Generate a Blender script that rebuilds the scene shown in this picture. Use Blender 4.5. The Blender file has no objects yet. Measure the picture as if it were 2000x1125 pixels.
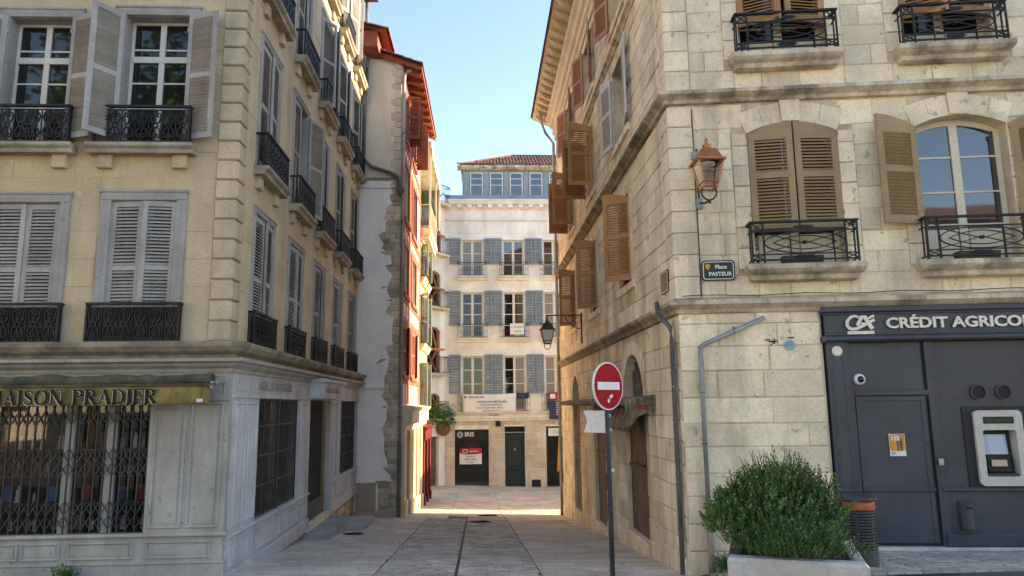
import bpy, math, random
from mathutils import Matrix, Vector
random.seed(7)
R = math.radians
S = bpy.context.scene
COL = S.collection

# ------------------------------------------------------------------ camera
FPX = 1400.0                                   # focal length in photo pixels (photo 2000 x 1125)
TH, PS, RO = R(9.20), R(2.93), 0.012
FW = Vector((math.sin(PS)*math.cos(TH), math.cos(PS)*math.cos(TH), math.sin(TH)))
_r0 = Vector((math.cos(PS), -math.sin(PS), 0)); _u0 = _r0.cross(FW)
RI = _r0*math.cos(RO) - _u0*math.sin(RO); UP = _r0*math.sin(RO) + _u0*math.cos(RO)
CAM = Vector((0, 0, 1.56))
cd = bpy.data.cameras.new('camera'); cam = bpy.data.objects.new('camera', cd); COL.objects.link(cam)
cd.sensor_width = 36; cd.lens = 36*FPX/2000; cd.clip_start = .05; cd.clip_end = 2000
cam.matrix_world = Matrix(((RI.x, UP.x, -FW.x, CAM.x), (RI.y, UP.y, -FW.y, CAM.y), (RI.z, UP.z, -FW.z, CAM.z), (0, 0, 0, 1)))
S.camera = cam
S.render.resolution_x, S.render.resolution_y = 1024, 576

# ------------------------------------------------------------------ sky, sun, exposure
SUN_AZ, SUN_EL = R(14), R(17.5)                  # azimuth measured from +X towards +Y
W = bpy.data.worlds.new('World'); S.world = W; W.use_nodes = True
nt = W.node_tree; bg = nt.nodes['Background']
sky = nt.nodes.new('ShaderNodeTexSky'); sky.sky_type = 'NISHITA'; sky.sun_disc = False
sky.sun_elevation = SUN_EL; sky.sun_rotation = R(90) - SUN_AZ
sky.air_density = 1.0; sky.dust_density = .3; sky.ozone_density = 3.0
nt.links.new(sky.outputs[0], bg.inputs[0]); bg.inputs[1].default_value = .10
sl = bpy.data.lights.new('sun', 'SUN'); sl.energy = 3.2; sl.angle = R(.53); sl.color = (1, .87, .68)
sun = bpy.data.objects.new('sun', sl); COL.objects.link(sun)
_sd = Vector((math.cos(SUN_AZ)*math.cos(SUN_EL), math.sin(SUN_AZ)*math.cos(SUN_EL), math.sin(SUN_EL)))
sun.rotation_euler = _sd.to_track_quat('Z', 'Y').to_euler(); sun.location = (40, 20, 30)
S.view_settings.view_transform = 'Standard'; S.view_settings.look = 'None'
S.view_settings.gamma = 1; S.view_settings.use_curve_mapping = False
S.view_settings.exposure = 2.45
S.view_settings.use_white_balance = True; S.view_settings.white_balance_temperature = 8000; S.view_settings.white_balance_tint = 15

# ------------------------------------------------------------------ pixel / facade helpers
def ray(px, py): return FW + RI*((px-1000)/FPX) + UP*((562.5-py)/FPX)
def at_depth(px, py, Y):
    r = ray(px, py); return CAM + r*(Y/r.y)
def heading(px):
    r = ray(px, 790); v = Vector((r.x, r.y, 0)); return v.normalized()
class Fac:
    """A vertical facade: local x runs to the right seen from outside, y into the wall, z up."""
    def __init__(s, p, d):
        s.p = Vector((p[0], p[1], 0)); s.d = Vector((d[0], d[1], 0)).normalized(); s.n = s.d.cross(Vector((0, 0, 1)))
    def P(s, u, z, off=0): return s.p + s.d*u + s.n*off + Vector((0, 0, z))
    def M(s, u=0, z=0, off=0, rz=0):
        q = s.P(u, z, off); i = -s.n
        m = Matrix(((s.d.x, i.x, 0, q.x), (s.d.y, i.y, 0, q.y), (0, 0, 1, q.z), (0, 0, 0, 1)))
        return m @ Matrix.Rotation(rz, 4, 'Z') if rz else m
def lerp(a, b, t): return a + (b-a)*t
def interp(tab, y):
    if y <= tab[0][0]: return tab[0][1]
    for (a, va), (b, vb) in zip(tab, tab[1:]):
        if y <= b: return lerp(va, vb, (y-a)/(b-a))
    return tab[-1][1]
GL = [(-4, .0), (0, 0), (11, -.82), (23, -1.77), (30, -2.38), (36.5, -2.62), (41, -2.75), (70, -3.2)]
GR = [(-4, .0), (0, 0), (10.75, -.92), (27, -2.44), (35, -2.82), (41, -3.0), (70, -3.4)]
GP = [(-4, .0), (0, 0), (10.2, -.54), (12, -.62), (70, -3.4)]
def gz(x, y):
    t = min(1, max(0, (x+3.7)/6.8)); z = lerp(interp(GL, y), interp(GR, y), t)
    if x > 3.0 and y < 12:
        s = min(1, (x-3.0)/1.5); s = s*s*(3-2*s); z = lerp(z, interp(GP, y), s)
    return z

# ------------------------------------------------------------------ mesh builder
class MB:
    def __init__(s): s.v = []; s.f = []
    def box(s, x0, x1, y0, y1, z0, z1):
        n = len(s.v)
        s.v += [(x0,y0,z0),(x1,y0,z0),(x1,y1,z0),(x0,y1,z0),(x0,y0,z1),(x1,y0,z1),(x1,y1,z1),(x0,y1,z1)]
        s.f += [(n,n+3,n+2,n+1),(n+4,n+5,n+6,n+7),(n,n+1,n+5,n+4),(n+1,n+2,n+6,n+5),(n+2,n+3,n+7,n+6),(n+3,n,n+4,n+7)]
        return s
    def pane(s, x0, x1, z0, z1, y):
        n = len(s.v); s.v += [(x0,y,z0),(x1,y,z0),(x1,y,z1),(x0,y,z1)]; s.f.append((n,n+1,n+2,n+3)); return s
    def cbox(s, x0, x1, y0, y1, z0, z1, c=.012, j=0):
        """block whose outer face (y0) is chamfered; j jitters it"""
        n = len(s.v); r = (lambda: random.uniform(-j, j)) if j else (lambda: 0)
        s.v += [(x0,y1,z0),(x1,y1,z0),(x1,y1,z1),(x0,y1,z1)]
        s.v += [(x0+r(),y0+c,z0+r()),(x1+r(),y0+c,z0+r()),(x1+r(),y0+c,z1+r()),(x0+r(),y0+c,z1+r())]
        s.v += [(x0+c,y0+r()*.5,z0+c),(x1-c,y0+r()*.5,z0+c),(x1-c,y0+r()*.5,z1-c),(x0+c,y0+r()*.5,z1-c)]
        for a in range(4):
            b = (a+1) % 4
            s.f += [(n+a,n+b,n+4+b,n+4+a),(n+4+a,n+4+b,n+8+b,n+8+a)]
        s.f.append((n+8,n+9,n+10,n+11)); return s
    def prism(s, poly, y0, y1):
        """poly: (x,z) points; extruded along y"""
        n = len(s.v); k = len(poly)
        s.v += [(x,y0,z) for x, z in poly] + [(x,y1,z) for x, z in poly]
        s.f.append(tuple(range(n, n+k))); s.f.append(tuple(range(n+2*k-1, n+k-1, -1)))
        for i in range(k):
            j = (i+1) % k; s.f.append((n+i, n+k+i, n+k+j, n+j))
        return s
    def strip(s, pts, t, y0, y1, closed=False):
        """flat iron bar following (x,z) points, thickness t in plane, y0..y1 deep"""
        k = len(pts); n = len(s.v)
        for i, (x, z) in enumerate(pts):
            a = pts[(i-1) % k] if (closed or i > 0) else pts[i]; b = pts[(i+1) % k] if (closed or i < k-1) else pts[i]
            dx, dz = b[0]-a[0], b[1]-a[1]; l = math.hypot(dx, dz) or 1; nx, nz = -dz/l*t/2, dx/l*t/2
            s.v += [(x+nx,y0,z+nz),(x-nx,y0,z-nz),(x-nx,y1,z-nz),(x+nx,y1,z+nz)]
        for i in range(k if closed else k-1):
            a = n+4*i; b = n+4*((i+1) % k)
            for q in range(4): s.f.append((a+q, a+(q+1) % 4, b+(q+1) % 4, b+q))
        if not closed: s.f += [(n,n+1,n+2,n+3),(n+4*k-1,n+4*k-2,n+4*k-3,n+4*k-4)]
        return s
    def tube(s, pts, r, k=6, closed=False):
        P = [Vector(p) for p in pts]; n = len(s.v); m = len(P); rr = r if isinstance(r, (list, tuple)) else [r]*m
        for i, p in enumerate(P):
            a = P[i-1] if (i or closed) else p; b = P[(i+1) % m] if (i < m-1 or closed) else p
            d = (b-a).normalized(); h = Vector((0,0,1)) if abs(d.z) < .9 else Vector((0,1,0))
            e = d.cross(h).normalized(); g = d.cross(e)
            for q in range(k):
                w = 2*math.pi*q/k; s.v.append(tuple(p + (e*math.cos(w)+g*math.sin(w))*rr[i]))
        for i in range(m if closed else m-1):
            a = n+k*i; b = n+k*((i+1) % m)
            for q in range(k): s.f.append((a+q, b+q, b+(q+1) % k, a+(q+1) % k))
        if not closed: s.f += [tuple(range(n, n+k)), tuple(range(n+k*m-1, n+k*m-k-1, -1))]
        return s
    def lathe(s, prof, k=16, c=(0,0,0), cap=True, sq=1.0):
        n = len(s.v); m = len(prof)
        for r, z in prof:
            for q in range(k):
                w = 2*math.pi*q/k; s.v.append((c[0]+r*math.cos(w), c[1]+r*sq*math.sin(w), c[2]+z))
        for i in range(m-1):
            for q in range(k): s.f.append((n+i*k+q, n+i*k+(q+1) % k, n+(i+1)*k+(q+1) % k, n+(i+1)*k+q))
        if cap: s.f += [tuple(range(n+k-1, n-1, -1)), tuple(range(n+(m-1)*k, n+m*k))]
        return s
    def quad(s, a, b, c, d):
        n = len(s.v); s.v += [tuple(a), tuple(b), tuple(c), tuple(d)]; s.f.append((n,n+1,n+2,n+3)); return s
    def poly(s, pts):
        n = len(s.v); s.v += [tuple(p) for p in pts]; s.f.append(tuple(range(n, n+len(pts)))); return s
    def add(s, o, M=None):
        n = len(s.v); s.v += [tuple(M @ Vector(v)) for v in o.v] if M else o.v
        s.f += [tuple(i+n for i in f) for f in o.f]; return s
    def sweep(s, plan, prof, cap=True):
        """moulding: plan = list of (x,y) world points (outside on the right-hand of travel), prof = (off,z) list"""
        n = len(s.v); k = len(prof); m = len(plan); V = [Vector((p[0], p[1], 0)) for p in plan]; Z = Vector((0,0,1))
        for i in range(m):
            n1 = (V[i]-V[i-1]).normalized().cross(Z) if i else None
            n2 = (V[i+1]-V[i]).normalized().cross(Z) if i < m-1 else None
            o = (n1+n2)/(1+n1.dot(n2)) if (n1 and n2) else (n1 or n2)
            for off, z in prof: q = V[i]+o*off; s.v.append((q.x, q.y, z))
        for i in range(m-1):
            for q in range(k-1): s.f.append((n+i*k+q, n+(i+1)*k+q, n+(i+1)*k+q+1, n+i*k+q+1))
        if cap: s.f += [tuple(range(n, n+k)), tuple(range(n+(m-1)*k+k-1, n+(m-1)*k-1, -1))]
        return s
    def mesh(s, name, smooth=False):
        me = bpy.data.meshes.new(name); me.from_pydata(s.v, [], s.f)
        if smooth: me.polygons.foreach_set('use_smooth', [True]*len(me.polygons))
        return me

WM = {}
ID = Matrix()
def ob(name, data, m=None, parent=None, M=None, smooth=False, stuff=False):
    """one object; M is its WORLD matrix whatever its parent"""
    if isinstance(data, MB): data = data.mesh(name, smooth)
    if m is not None and data is not None and not data.materials: data.materials.append(MAT[m])
    o = bpy.data.objects.new(name, data); COL.objects.link(o); M = M.copy() if M is not None else Matrix()
    if parent is not None:
        o.parent = parent; o.matrix_parent_inverse = WM[parent.name].inverted()
    o.matrix_basis = M; WM[o.name] = M
    if stuff: o['kind'] = 'stuff'
    return o
def thing(name, label, cat, loc=(0,0,0), group=None, M=None):
    o = ob(name, None, M=M if M is not None else Matrix.Translation(loc)); return tag(o, label, cat, group)
def tag(o, label, cat, group=None):
    o['label'] = label; o['category'] = cat
    if group: o['group'] = group
    return o
def struct(name, mb, m):
    o = ob(name, mb, m); o['kind'] = 'structure'; return o
T = Matrix.Translation
def RZ(a): return Matrix.Rotation(a, 4, 'Z')
def RX(a): return Matrix.Rotation(a, 4, 'X')
def RY(a): return Matrix.Rotation(a, 4, 'Y')
def SC(x, y, z): return Matrix.Diagonal((x, y, z, 1))
CACHE = {}
def cached(key, fn):
    if key not in CACHE: CACHE[key] = fn()
    return CACHE[key]

# ------------------------------------------------------------------ materials
MAT = {}
def mat(name, c, rough=.85, var=.14, sc=1.6, fine=.08, fsc=28, bump=.12, bsc=35, isl=0, c2=None, metal=0, spec=.3, dirt=None, dsc=(2.2, 2.2, .35), damt=.5, dlo=.5, dhi=.72, spots=None, island_c2=False, coat=0):
    m = bpy.data.materials.new(name); m.use_nodes = True; t = m.node_tree; N = t.nodes; L = t.links; b = N['Principled BSDF']
    def nd(k, **kw):
        x = N.new('ShaderNode'+k)
        for a, v in kw.items(): setattr(x, a, v)
        return x
    def link(a, bb): L.new(a, bb)
    geo = nd('NewGeometry'); oi = nd('ObjectInfo')
    def noise(scale, vec=None, det=5, ro=.6):
        x = nd('TexNoise'); x.inputs['Scale'].default_value = scale; x.inputs['Detail'].default_value = det; x.inputs['Roughness'].default_value = ro
        link(vec or geo.outputs['Position'], x.inputs['Vector']); return x.outputs['Fac']
    def rng(fac, a, bb, lo=0, hi=1):
        x = nd('MapRange'); link(fac, x.inputs[0]); x.inputs[1].default_value = lo; x.inputs[2].default_value = hi
        x.inputs[3].default_value = a; x.inputs[4].default_value = bb; return x.outputs[0]
    def mul(a, bb):
        x = nd('Math', operation='MULTIPLY'); link(a, x.inputs[0]); link(bb, x.inputs[1]); return x.outputs[0]
    val = mul(rng(noise(sc), 1-var*2, 1+var*2, .25, .75), rng(noise(fsc), 1-fine*2, 1+fine*2, .25, .75))
    add = nd('Math', operation='ADD'); link(geo.outputs['Random Per Island'], add.inputs[0]); link(oi.outputs['Random'], add.inputs[1])
    fr = nd('Math', operation='FRACT'); link(add.outputs[0], fr.inputs[0]); rnd = fr.outputs[0]
    if isl: val = mul(val, rng(rnd, 1-isl, 1+isl))
    cur = None
    if c2:
        mx = nd('MixRGB'); mx.inputs[1].default_value = (*c, 1); mx.inputs[2].default_value = (*c2, 1)
        if island_c2:
            f2 = nd('Math', operation='MULTIPLY'); link(rnd, f2.inputs[0]); f2.inputs[1].default_value = 7.31
            f3 = nd('Math', operation='FRACT'); link(f2.outputs[0], f3.inputs[0]); link(rng(f3.outputs[0], 0, 1, .35, 1), mx.inputs[0])
        else: link(rng(noise(sc*.8), 0, 1, .42, .62), mx.inputs[0])
        cur = mx.outputs[0]
    sca = nd('VectorMath', operation='SCALE')
    if cur: link(cur, sca.inputs[0])
    else: sca.inputs[0].default_value = c
    link(val, sca.inputs['Scale']); cur = sca.outputs[0]
    if dirt:
        mp = nd('VectorMath', operation='MULTIPLY'); link(geo.outputs['Position'], mp.inputs[0]); mp.inputs[1].default_value = dsc
        f = rng(noise(1.0, mp.outputs[0], 6, .65), 0, damt, dlo, dhi)
        mx = nd('MixRGB'); link(f, mx.inputs[0]); link(cur, mx.inputs[1]); mx.inputs[2].default_value = (*dirt, 1); cur = mx.outputs[0]
    if spots:
        f = rng(noise(spots[1], None, 3, .5), 0, spots[2], spots[3], spots[3]+.05)
        mx = nd('MixRGB'); link(f, mx.inputs[0]); link(cur, mx.inputs[1]); mx.inputs[2].default_value = (*spots[0], 1); cur = mx.outputs[0]
    link(cur, b.inputs['Base Color'])
    b.inputs['Metallic'].default_value = metal; b.inputs['Specular IOR Level'].default_value = spec
    link(rng(noise(fsc*.6), max(.02, rough-.1), min(1, rough+.1), .3, .7), b.inputs['Roughness'])
    if coat: b.inputs['Coat Weight'].default_value = coat; b.inputs['Coat Roughness'].default_value = .15
    if bump:
        bp = nd('Bump'); bp.inputs['Strength'].default_value = bump; bp.inputs['Distance'].default_value = .02
        link(noise(bsc, None, 8, .7), bp.inputs['Height']); link(bp.outputs[0], b.inputs['Normal'])
    MAT[name] = m; return m
def glass(name, c, ior=2.0, rough=.03, wav=.0):
    m = bpy.data.materials.new(name); m.use_nodes = True; b = m.node_tree.nodes['Principled BSDF']
    b.inputs['Base Color'].default_value = (*c, 1); b.inputs['Roughness'].default_value = rough; b.inputs['IOR'].default_value = ior
    if wav:
        t = m.node_tree; g = t.nodes.new('ShaderNodeNewGeometry'); n = t.nodes.new('ShaderNodeTexNoise'); n.inputs['Scale'].default_value = 1.6; n.inputs['Detail'].default_value = 1
        bp = t.nodes.new('ShaderNodeBump'); bp.inputs['Strength'].default_value = wav; bp.inputs['Distance'].default_value = .03
        t.links.new(g.outputs['Position'], n.inputs['Vector']); t.links.new(n.outputs['Fac'], bp.inputs['Height']); t.links.new(bp.outputs[0], b.inputs['Normal'])
    MAT[name] = m
def clear_glass(name, tint=.85):
    m = bpy.data.materials.new(name); m.use_nodes = True; t = m.node_tree; N = t.nodes; N.remove(N['Principled BSDF'])
    tr = N.new('ShaderNodeBsdfTransparent'); tr.inputs[0].default_value = (tint, tint, tint, 1)
    gl = N.new('ShaderNodeBsdfGlossy'); gl.inputs['Roughness'].default_value = .02
    fr = N.new('ShaderNodeFresnel'); fr.inputs[0].default_value = 1.5; mx = N.new('ShaderNodeMixShader')
    t.links.new(fr.outputs[0], mx.inputs[0]); t.links.new(tr.outputs[0], mx.inputs[1]); t.links.new(gl.outputs[0], mx.inputs[2])
    t.links.new(mx.outputs[0], N['Material Output'].inputs[0]); MAT[name] = m

# colours are real surface colours
mat('ochre', (.53, .435, .285), var=.10, sc=1.1, isl=.05, bump=.10, dirt=(.33, .265, .175), damt=.6, dlo=.50, dhi=.74, spots=((.64, .56, .43), 1.9, .55, .655))
mat('ochre_quoin', (.50, .415, .285), var=.12, isl=.08, dirt=(.26, .22, .15), damt=.55, dlo=.5, dhi=.7, spots=((.55, .50, .42), 2.2, .8, .68))
mat('cornice_stone', (.34, .29, .22), var=.2, dirt=(.10, .09, .07), damt=.75, dlo=.42, dhi=.66, dsc=(3, 3, 3), bump=.3)
mat('sill_stone', (.36, .32, .25), var=.2, dirt=(.13, .12, .09), damt=.65, dlo=.45, dhi=.7, dsc=(3, 3, 4), bump=.25)
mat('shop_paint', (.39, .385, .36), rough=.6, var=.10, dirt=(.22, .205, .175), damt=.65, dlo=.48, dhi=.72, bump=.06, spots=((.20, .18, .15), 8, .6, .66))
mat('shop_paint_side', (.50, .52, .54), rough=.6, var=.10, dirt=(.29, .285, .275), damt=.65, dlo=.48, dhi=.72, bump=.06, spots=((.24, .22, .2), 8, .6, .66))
mat('shutter_grey', (.35, .345, .335), rough=.7, var=.14, isl=.10, dirt=(.24, .22, .2), damt=.6, dlo=.5, dhi=.7, bump=.1, spots=((.20, .17, .14), 12, .6, .68))
mat('frame_grey', (.33, .325, .315), rough=.7, var=.12, dirt=(.2, .19, .18), damt=.55, dlo=.48, dhi=.7, bump=.1, spots=((.20, .17, .14), 10, .6, .66))
mat('window_white', (.60, .60, .56), rough=.5, var=.06, bump=.02)
mat('window_cream', (.66, .60, .47), rough=.5, var=.06, bump=.02)
mat('iron', (.018, .018, .02), rough=.55, var=.3, bump=.1, spots=((.05, .035, .025), 14, .6, .66))
mat('iron_plate', (.022, .021, .021), rough=.65, var=.3, bump=.3, bsc=60, spots=((.05, .045, .04), 10, .6, .66))
mat('grille', (.06, .06, .063), rough=.5, var=.2, metal=.3, bump=.05, dirt=(.12, .06, .03), damt=.5, dlo=.6, dhi=.8)
mat('dark_interior', (.018, .017, .016), rough=.9, bump=0)
mat('shelf_wood', (.16, .13, .10), rough=.7)
glass('pane', (.012, .013, .014), ior=1.6, wav=.05)
glass('pane_bright', (.012, .02, .03), ior=2.3, wav=.04)
glass('pane_curtain', (.20, .19, .18), ior=1.6, rough=.12)
clear_glass('shop_glass')
mat('stone', (.84, .715, .51), var=.12, sc=1.3, isl=.12, c2=(.72, .60, .43), island_c2=True, dirt=(.37, .30, .21), damt=.68, dlo=.51, dhi=.73, bump=.45, bsc=20, spots=((.30, .25, .185), 6.5, .6, .65))
mat('stone_joint', (.62, .515, .365), var=.2, dirt=(.18, .15, .11), damt=.6)
mat('stone_side', (.80, .69, .52), var=.13, sc=1.1, isl=.10, c2=(.66, .56, .42), island_c2=True, dirt=(.22, .18, .13), damt=.72, dlo=.50, dhi=.74, dsc=(2.4, 2.4, .3), bump=.5, bsc=18, spots=((.22, .17, .11), 6, .5, .66))
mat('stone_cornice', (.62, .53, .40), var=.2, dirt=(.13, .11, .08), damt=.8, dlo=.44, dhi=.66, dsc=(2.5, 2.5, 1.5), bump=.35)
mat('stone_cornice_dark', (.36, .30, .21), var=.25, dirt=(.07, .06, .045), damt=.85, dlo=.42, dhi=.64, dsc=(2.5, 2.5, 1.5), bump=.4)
mat('shutter_olive', (.345, .235, .125), rough=.6, var=.10, isl=.05, bump=.06, dirt=(.22, .15, .085), damt=.45, dlo=.5, dhi=.75)
mat('shutter_brown', (.40, .205, .09), rough=.6, var=.12, isl=.08, bump=.06, dirt=(.24, .12, .06), damt=.45, dlo=.5, dhi=.75)
mat('shutter_white', (.55, .54, .55), rough=.6, var=.06, bump=.04)
mat('shutter_pink', (.42, .22, .15), rough=.65, var=.1, bump=.05)
mat('soffit', (.62, .52, .36), rough=.8, var=.1)
mat('tile', (.22, .105, .08), rough=.85, var=.25, isl=.25, c2=(.22, .11, .08), island_c2=True, dirt=(.12, .10, .08), damt=.5, bump=.3)
mat('bank', (.040, .051, .068), rough=.36, var=.14, fine=.06, fsc=9, bump=.03, bsc=6, spec=.5, dirt=(.065, .078, .098), damt=.45, dlo=.52, dhi=.75, dsc=(1.5, 1.5, .5))
mat('bank_dark', (.022, .025, .03), rough=.5, bump=.02)
mat('letter', (.72, .68, .60), rough=.5, var=.04, bump=0)
mat('zinc', (.30, .32, .33), rough=.5, var=.15, metal=.4, dirt=(.16, .16, .16), damt=.4, bump=.05)
mat('lead_pipe', (.13, .135, .13), rough=.6, var=.25, dirt=(.25, .23, .2), damt=.4, spots=((.55, .53, .5), 16, .8, .70))
mat('copper', (.50, .19, .075), rough=.42, metal=.75, var=.15, bump=.05, dirt=(.12, .06, .04), damt=.4)
mat('bronze', (.055, .04, .03), rough=.5, metal=.4, var=.2)
mat('sign_green', (.022, .036, .022), rough=.35, bump=0)
mat('sign_red', (.36, .001, .010), rough=.45, spec=.12, var=.04, bump=0)
mat('sign_white', (.72, .73, .73), rough=.4, var=.05, bump=0)
mat('pole', (.05, .055, .058), rough=.5, var=.3, dirt=(.18, .18, .17), damt=.4, spots=((.3, .3, .29), 20, .7, .68))
mat('plaster', (.88, .86, .83), var=.06, sc=.8, dirt=(.62, .58, .53), damt=.5, dlo=.52, dhi=.78, bump=.08)
mat('plaster_cream', (.74, .66, .53), var=.08, sc=.8, dirt=(.42, .36, .28), damt=.5, dlo=.5, dhi=.78, bump=.08)
mat('rubble', (.50, .42, .33), var=.2, isl=.3, c2=(.58, .47, .34), island_c2=True, bump=.6, bsc=14, dirt=(.16, .14, .11), damt=.5)
mat('cabinet', (.36, .30, .23), rough=.6, var=.06)
mat('timber_red', (.30, .088, .055), rough=.7, var=.12, isl=.05, bump=.1)
mat('infill', (.70, .65, .54), var=.06)
mat('yellow_wall', (.62, .47, .20), var=.08)
mat('cream_paint', (.62, .52, .34), rough=.6, var=.06)
mat('red_paint', (.13, .009, .011), rough=.4, var=.06, bump=.02)
mat('shutter_blue', (.20, .265, .34), rough=.65, var=.08, isl=.05)
mat('shutter_teal', (.14, .18, .20), rough=.65, var=.08)
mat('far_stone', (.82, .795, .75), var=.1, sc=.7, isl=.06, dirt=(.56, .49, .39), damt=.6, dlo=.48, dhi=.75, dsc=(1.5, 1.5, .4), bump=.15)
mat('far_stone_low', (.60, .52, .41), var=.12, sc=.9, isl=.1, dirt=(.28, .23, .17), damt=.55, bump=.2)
mat('far_frame', (.66, .64, .58), rough=.5, var=.04, bump=0)
mat('slate_blue', (.24, .29, .33), rough=.5, var=.12)
mat('brace_wood', (.42, .19, .085), rough=.75, var=.15)
mat('door_green', (.012, .028, .03), rough=.4, var=.15, bump=.03)
mat('black_sign', (.012, .012, .014), rough=.4, bump=0)
mat('banner', (.78, .78, .77), rough=.7, var=.03, bump=0)
mat('print_grey', (.12, .12, .13), rough=.7, bump=0); mat('print_red', (.45, .03, .03), rough=.6, bump=0)
mat('print_navy', (.03, .035, .09), rough=.6, bump=0); mat('print_green', (.25, .42, .08), rough=.6, bump=0); mat('led_green', (.03, .12, .05), rough=.6, bump=0)
mat('print_blue', (.08, .2, .5), rough=.6, bump=0); mat('print_orange', (.62, .27, .03), rough=.5, bump=0)
mat('print_brown', (.16, .07, .03), rough=.6, bump=0)
mat('door_wood', (.125, .085, .06), rough=.65, var=.2, isl=.15, dirt=(.22, .17, .12), damt=.35, dlo=.5, dhi=.75, bump=.2, dsc=(6, 6, .6))
mat('awning', (.25, .19, .065), rough=.85, var=.25, sc=3, dirt=(.07, .065, .03), damt=.75, dlo=.46, dhi=.64, dsc=(5, 5, 1.2), bump=.1)
mat('awning_roll', (.10, .095, .06), rough=.9, var=.3, sc=4, dirt=(.03, .04, .04), damt=.7, dlo=.42, dhi=.6, dsc=(3, 3, 6), bump=.2)
mat('awning_old', (.25, .21, .15), rough=.9, var=.25, sc=5, dirt=(.07, .065, .05), damt=.8, dlo=.45, dhi=.6, dsc=(9, 9, 2), bump=.3)
mat('awning_green', (.06, .16, .05), rough=.8); mat('awning_white', (.66, .66, .60), rough=.8)
mat('letter_black', (.008, .008, .008), rough=.6, bump=0)
mat('paving', (.56, .485, .40), var=.12, sc=.9, isl=.13, dirt=(.26, .225, .185), damt=.5, dsc=(.8, .8, .8), spots=((.20, .17, .14), 11, .5, .67), bump=.15, rough=.75)
mat('setts', (.50, .43, .35), var=.16, isl=.22, dirt=(.10, .09, .075), damt=.45, dsc=(1, 1, 1), bump=.4, rough=.8)
mat('joint', (.13, .115, .095), var=.2, bump=.3)
mat('plaza_sett', (.42, .375, .315), var=.12, isl=.18, bump=.35, rough=.75)
mat('asphalt', (.12, .11, .105), var=.2, fsc=60, fine=.2, bump=.4, bsc=80)
mat('slab_grey', (.33, .335, .335), var=.15, bump=.2)
mat('concrete', (.50, .485, .46), var=.12, dirt=(.28, .26, .23), damt=.55, bump=.3, bsc=25, spots=((.33, .31, .28), 14, .5, .66))
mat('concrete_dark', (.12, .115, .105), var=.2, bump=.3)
mat('soil', (.05, .035, .025), bump=.5)
mat('leaf', (.055, .145, .03), rough=.5, var=.3, isl=.5, c2=(.15, .28, .055), island_c2=True, bump=0, spec=.4)
mat('leaf_low', (.045, .13, .028), rough=.55, var=.25, isl=.4, c2=(.085, .18, .04), island_c2=True, bump=0)
mat('leaf_purple', (.10, .05, .065), rough=.6, isl=.4, bump=0)
mat('petal', (.7, .68, .7), rough=.6, bump=0); mat('petal_pink', (.35, .10, .25), rough=.6, bump=0)
mat('bark', (.10, .075, .05), bump=.5)
mat('dead_leaf', (.22, .09, .03), rough=.8, isl=.3, bump=0)
mat('bin', (.06, .062, .066), rough=.55, var=.15, bump=.05)
mat('bin_bag', (.48, .14, .07), rough=.35, var=.15, bump=.25, bsc=20)
mat('atm', (.52, .50, .45), rough=.45, var=.05, bump=0)
glass('screen', (.10, .16, .24), ior=1.7); _sb = MAT['screen'].node_tree.nodes['Principled BSDF']; _sb.inputs['Emission Color'].default_value = (.25, .45, .8, 1); _sb.inputs['Emission Strength'].default_value = .07; glass('black_dome', (.005, .005, .006), ior=1.6)
mat('metal', (.5, .5, .5), rough=.35, metal=.9, bump=0)
mat('planter_plastic', (.06, .05, .045), rough=.6, bump=.05)
mat('mosaic_blue', (.30, .50, .62), rough=.4, bump=0); mat('mosaic_red', (.42, .04, .04), rough=.4, bump=0)
mat('mosaic_black', (.02, .02, .02), rough=.4, bump=0); mat('mosaic_white', (.7, .7, .66), rough=.4, bump=0)
mat('cable', (.03, .028, .026), rough=.7, bump=0)
mat('good_a', (.42, .28, .18), isl=.5); mat('good_b', (.75, .72, .66), isl=.3); mat('good_c', (.12, .24, .45), isl=.4); mat('good_d', (.40, .07, .05), isl=.3)
mat('lamp_glass_dummy', (.3, .3, .3)); clear_glass('lamp_glass', .8)
mat('lamp_frost', (.78, .70, .58), rough=.35, var=.05, bump=0)
# ------------------------------------------------------------------ shared builders
def wall(name, F, u0, u1, z0, z1, ops, m, parent, depth=.25, off=0):
    """wall face with rectangular openings cut out and their reveals"""
    us = sorted({u0, u1, *[v for o in ops for v in o[:2] if u0 < v < u1]}); zs = sorted({z0, z1, *[v for o in ops for v in o[2:4] if z0 < v < z1]})
    b = MB(); y = -off
    for a, c in zip(us, us[1:]):
        run = None
        for e, g in zip(zs, zs[1:]):
            um, zm = (a+c)/2, (e+g)/2
            hole = any(o[0] < um < o[1] and o[2] < zm < o[3] for o in ops)
            if not hole: run = (run[0], g) if run else (e, g)
            if hole and run: b.pane(a, c, run[0], run[1], y); run = None
        if run: b.pane(a, c, run[0], run[1], y)
    for o in ops:
        a, c, e, g = o[:4]; d = o[4] if len(o) > 4 else depth
        b.quad((a,y,e),(a,y,g),(a,d,g),(a,d,e)); b.quad((c,y,g),(c,y,e),(c,d,e),(c,d,g))
        b.quad((a,y,g),(c,y,g),(c,d,g),(a,d,g)); b.quad((a,y,e),(a,d,e),(c,d,e),(c,y,e))
    return ob(name, b, m, parent, F.M())

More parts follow.
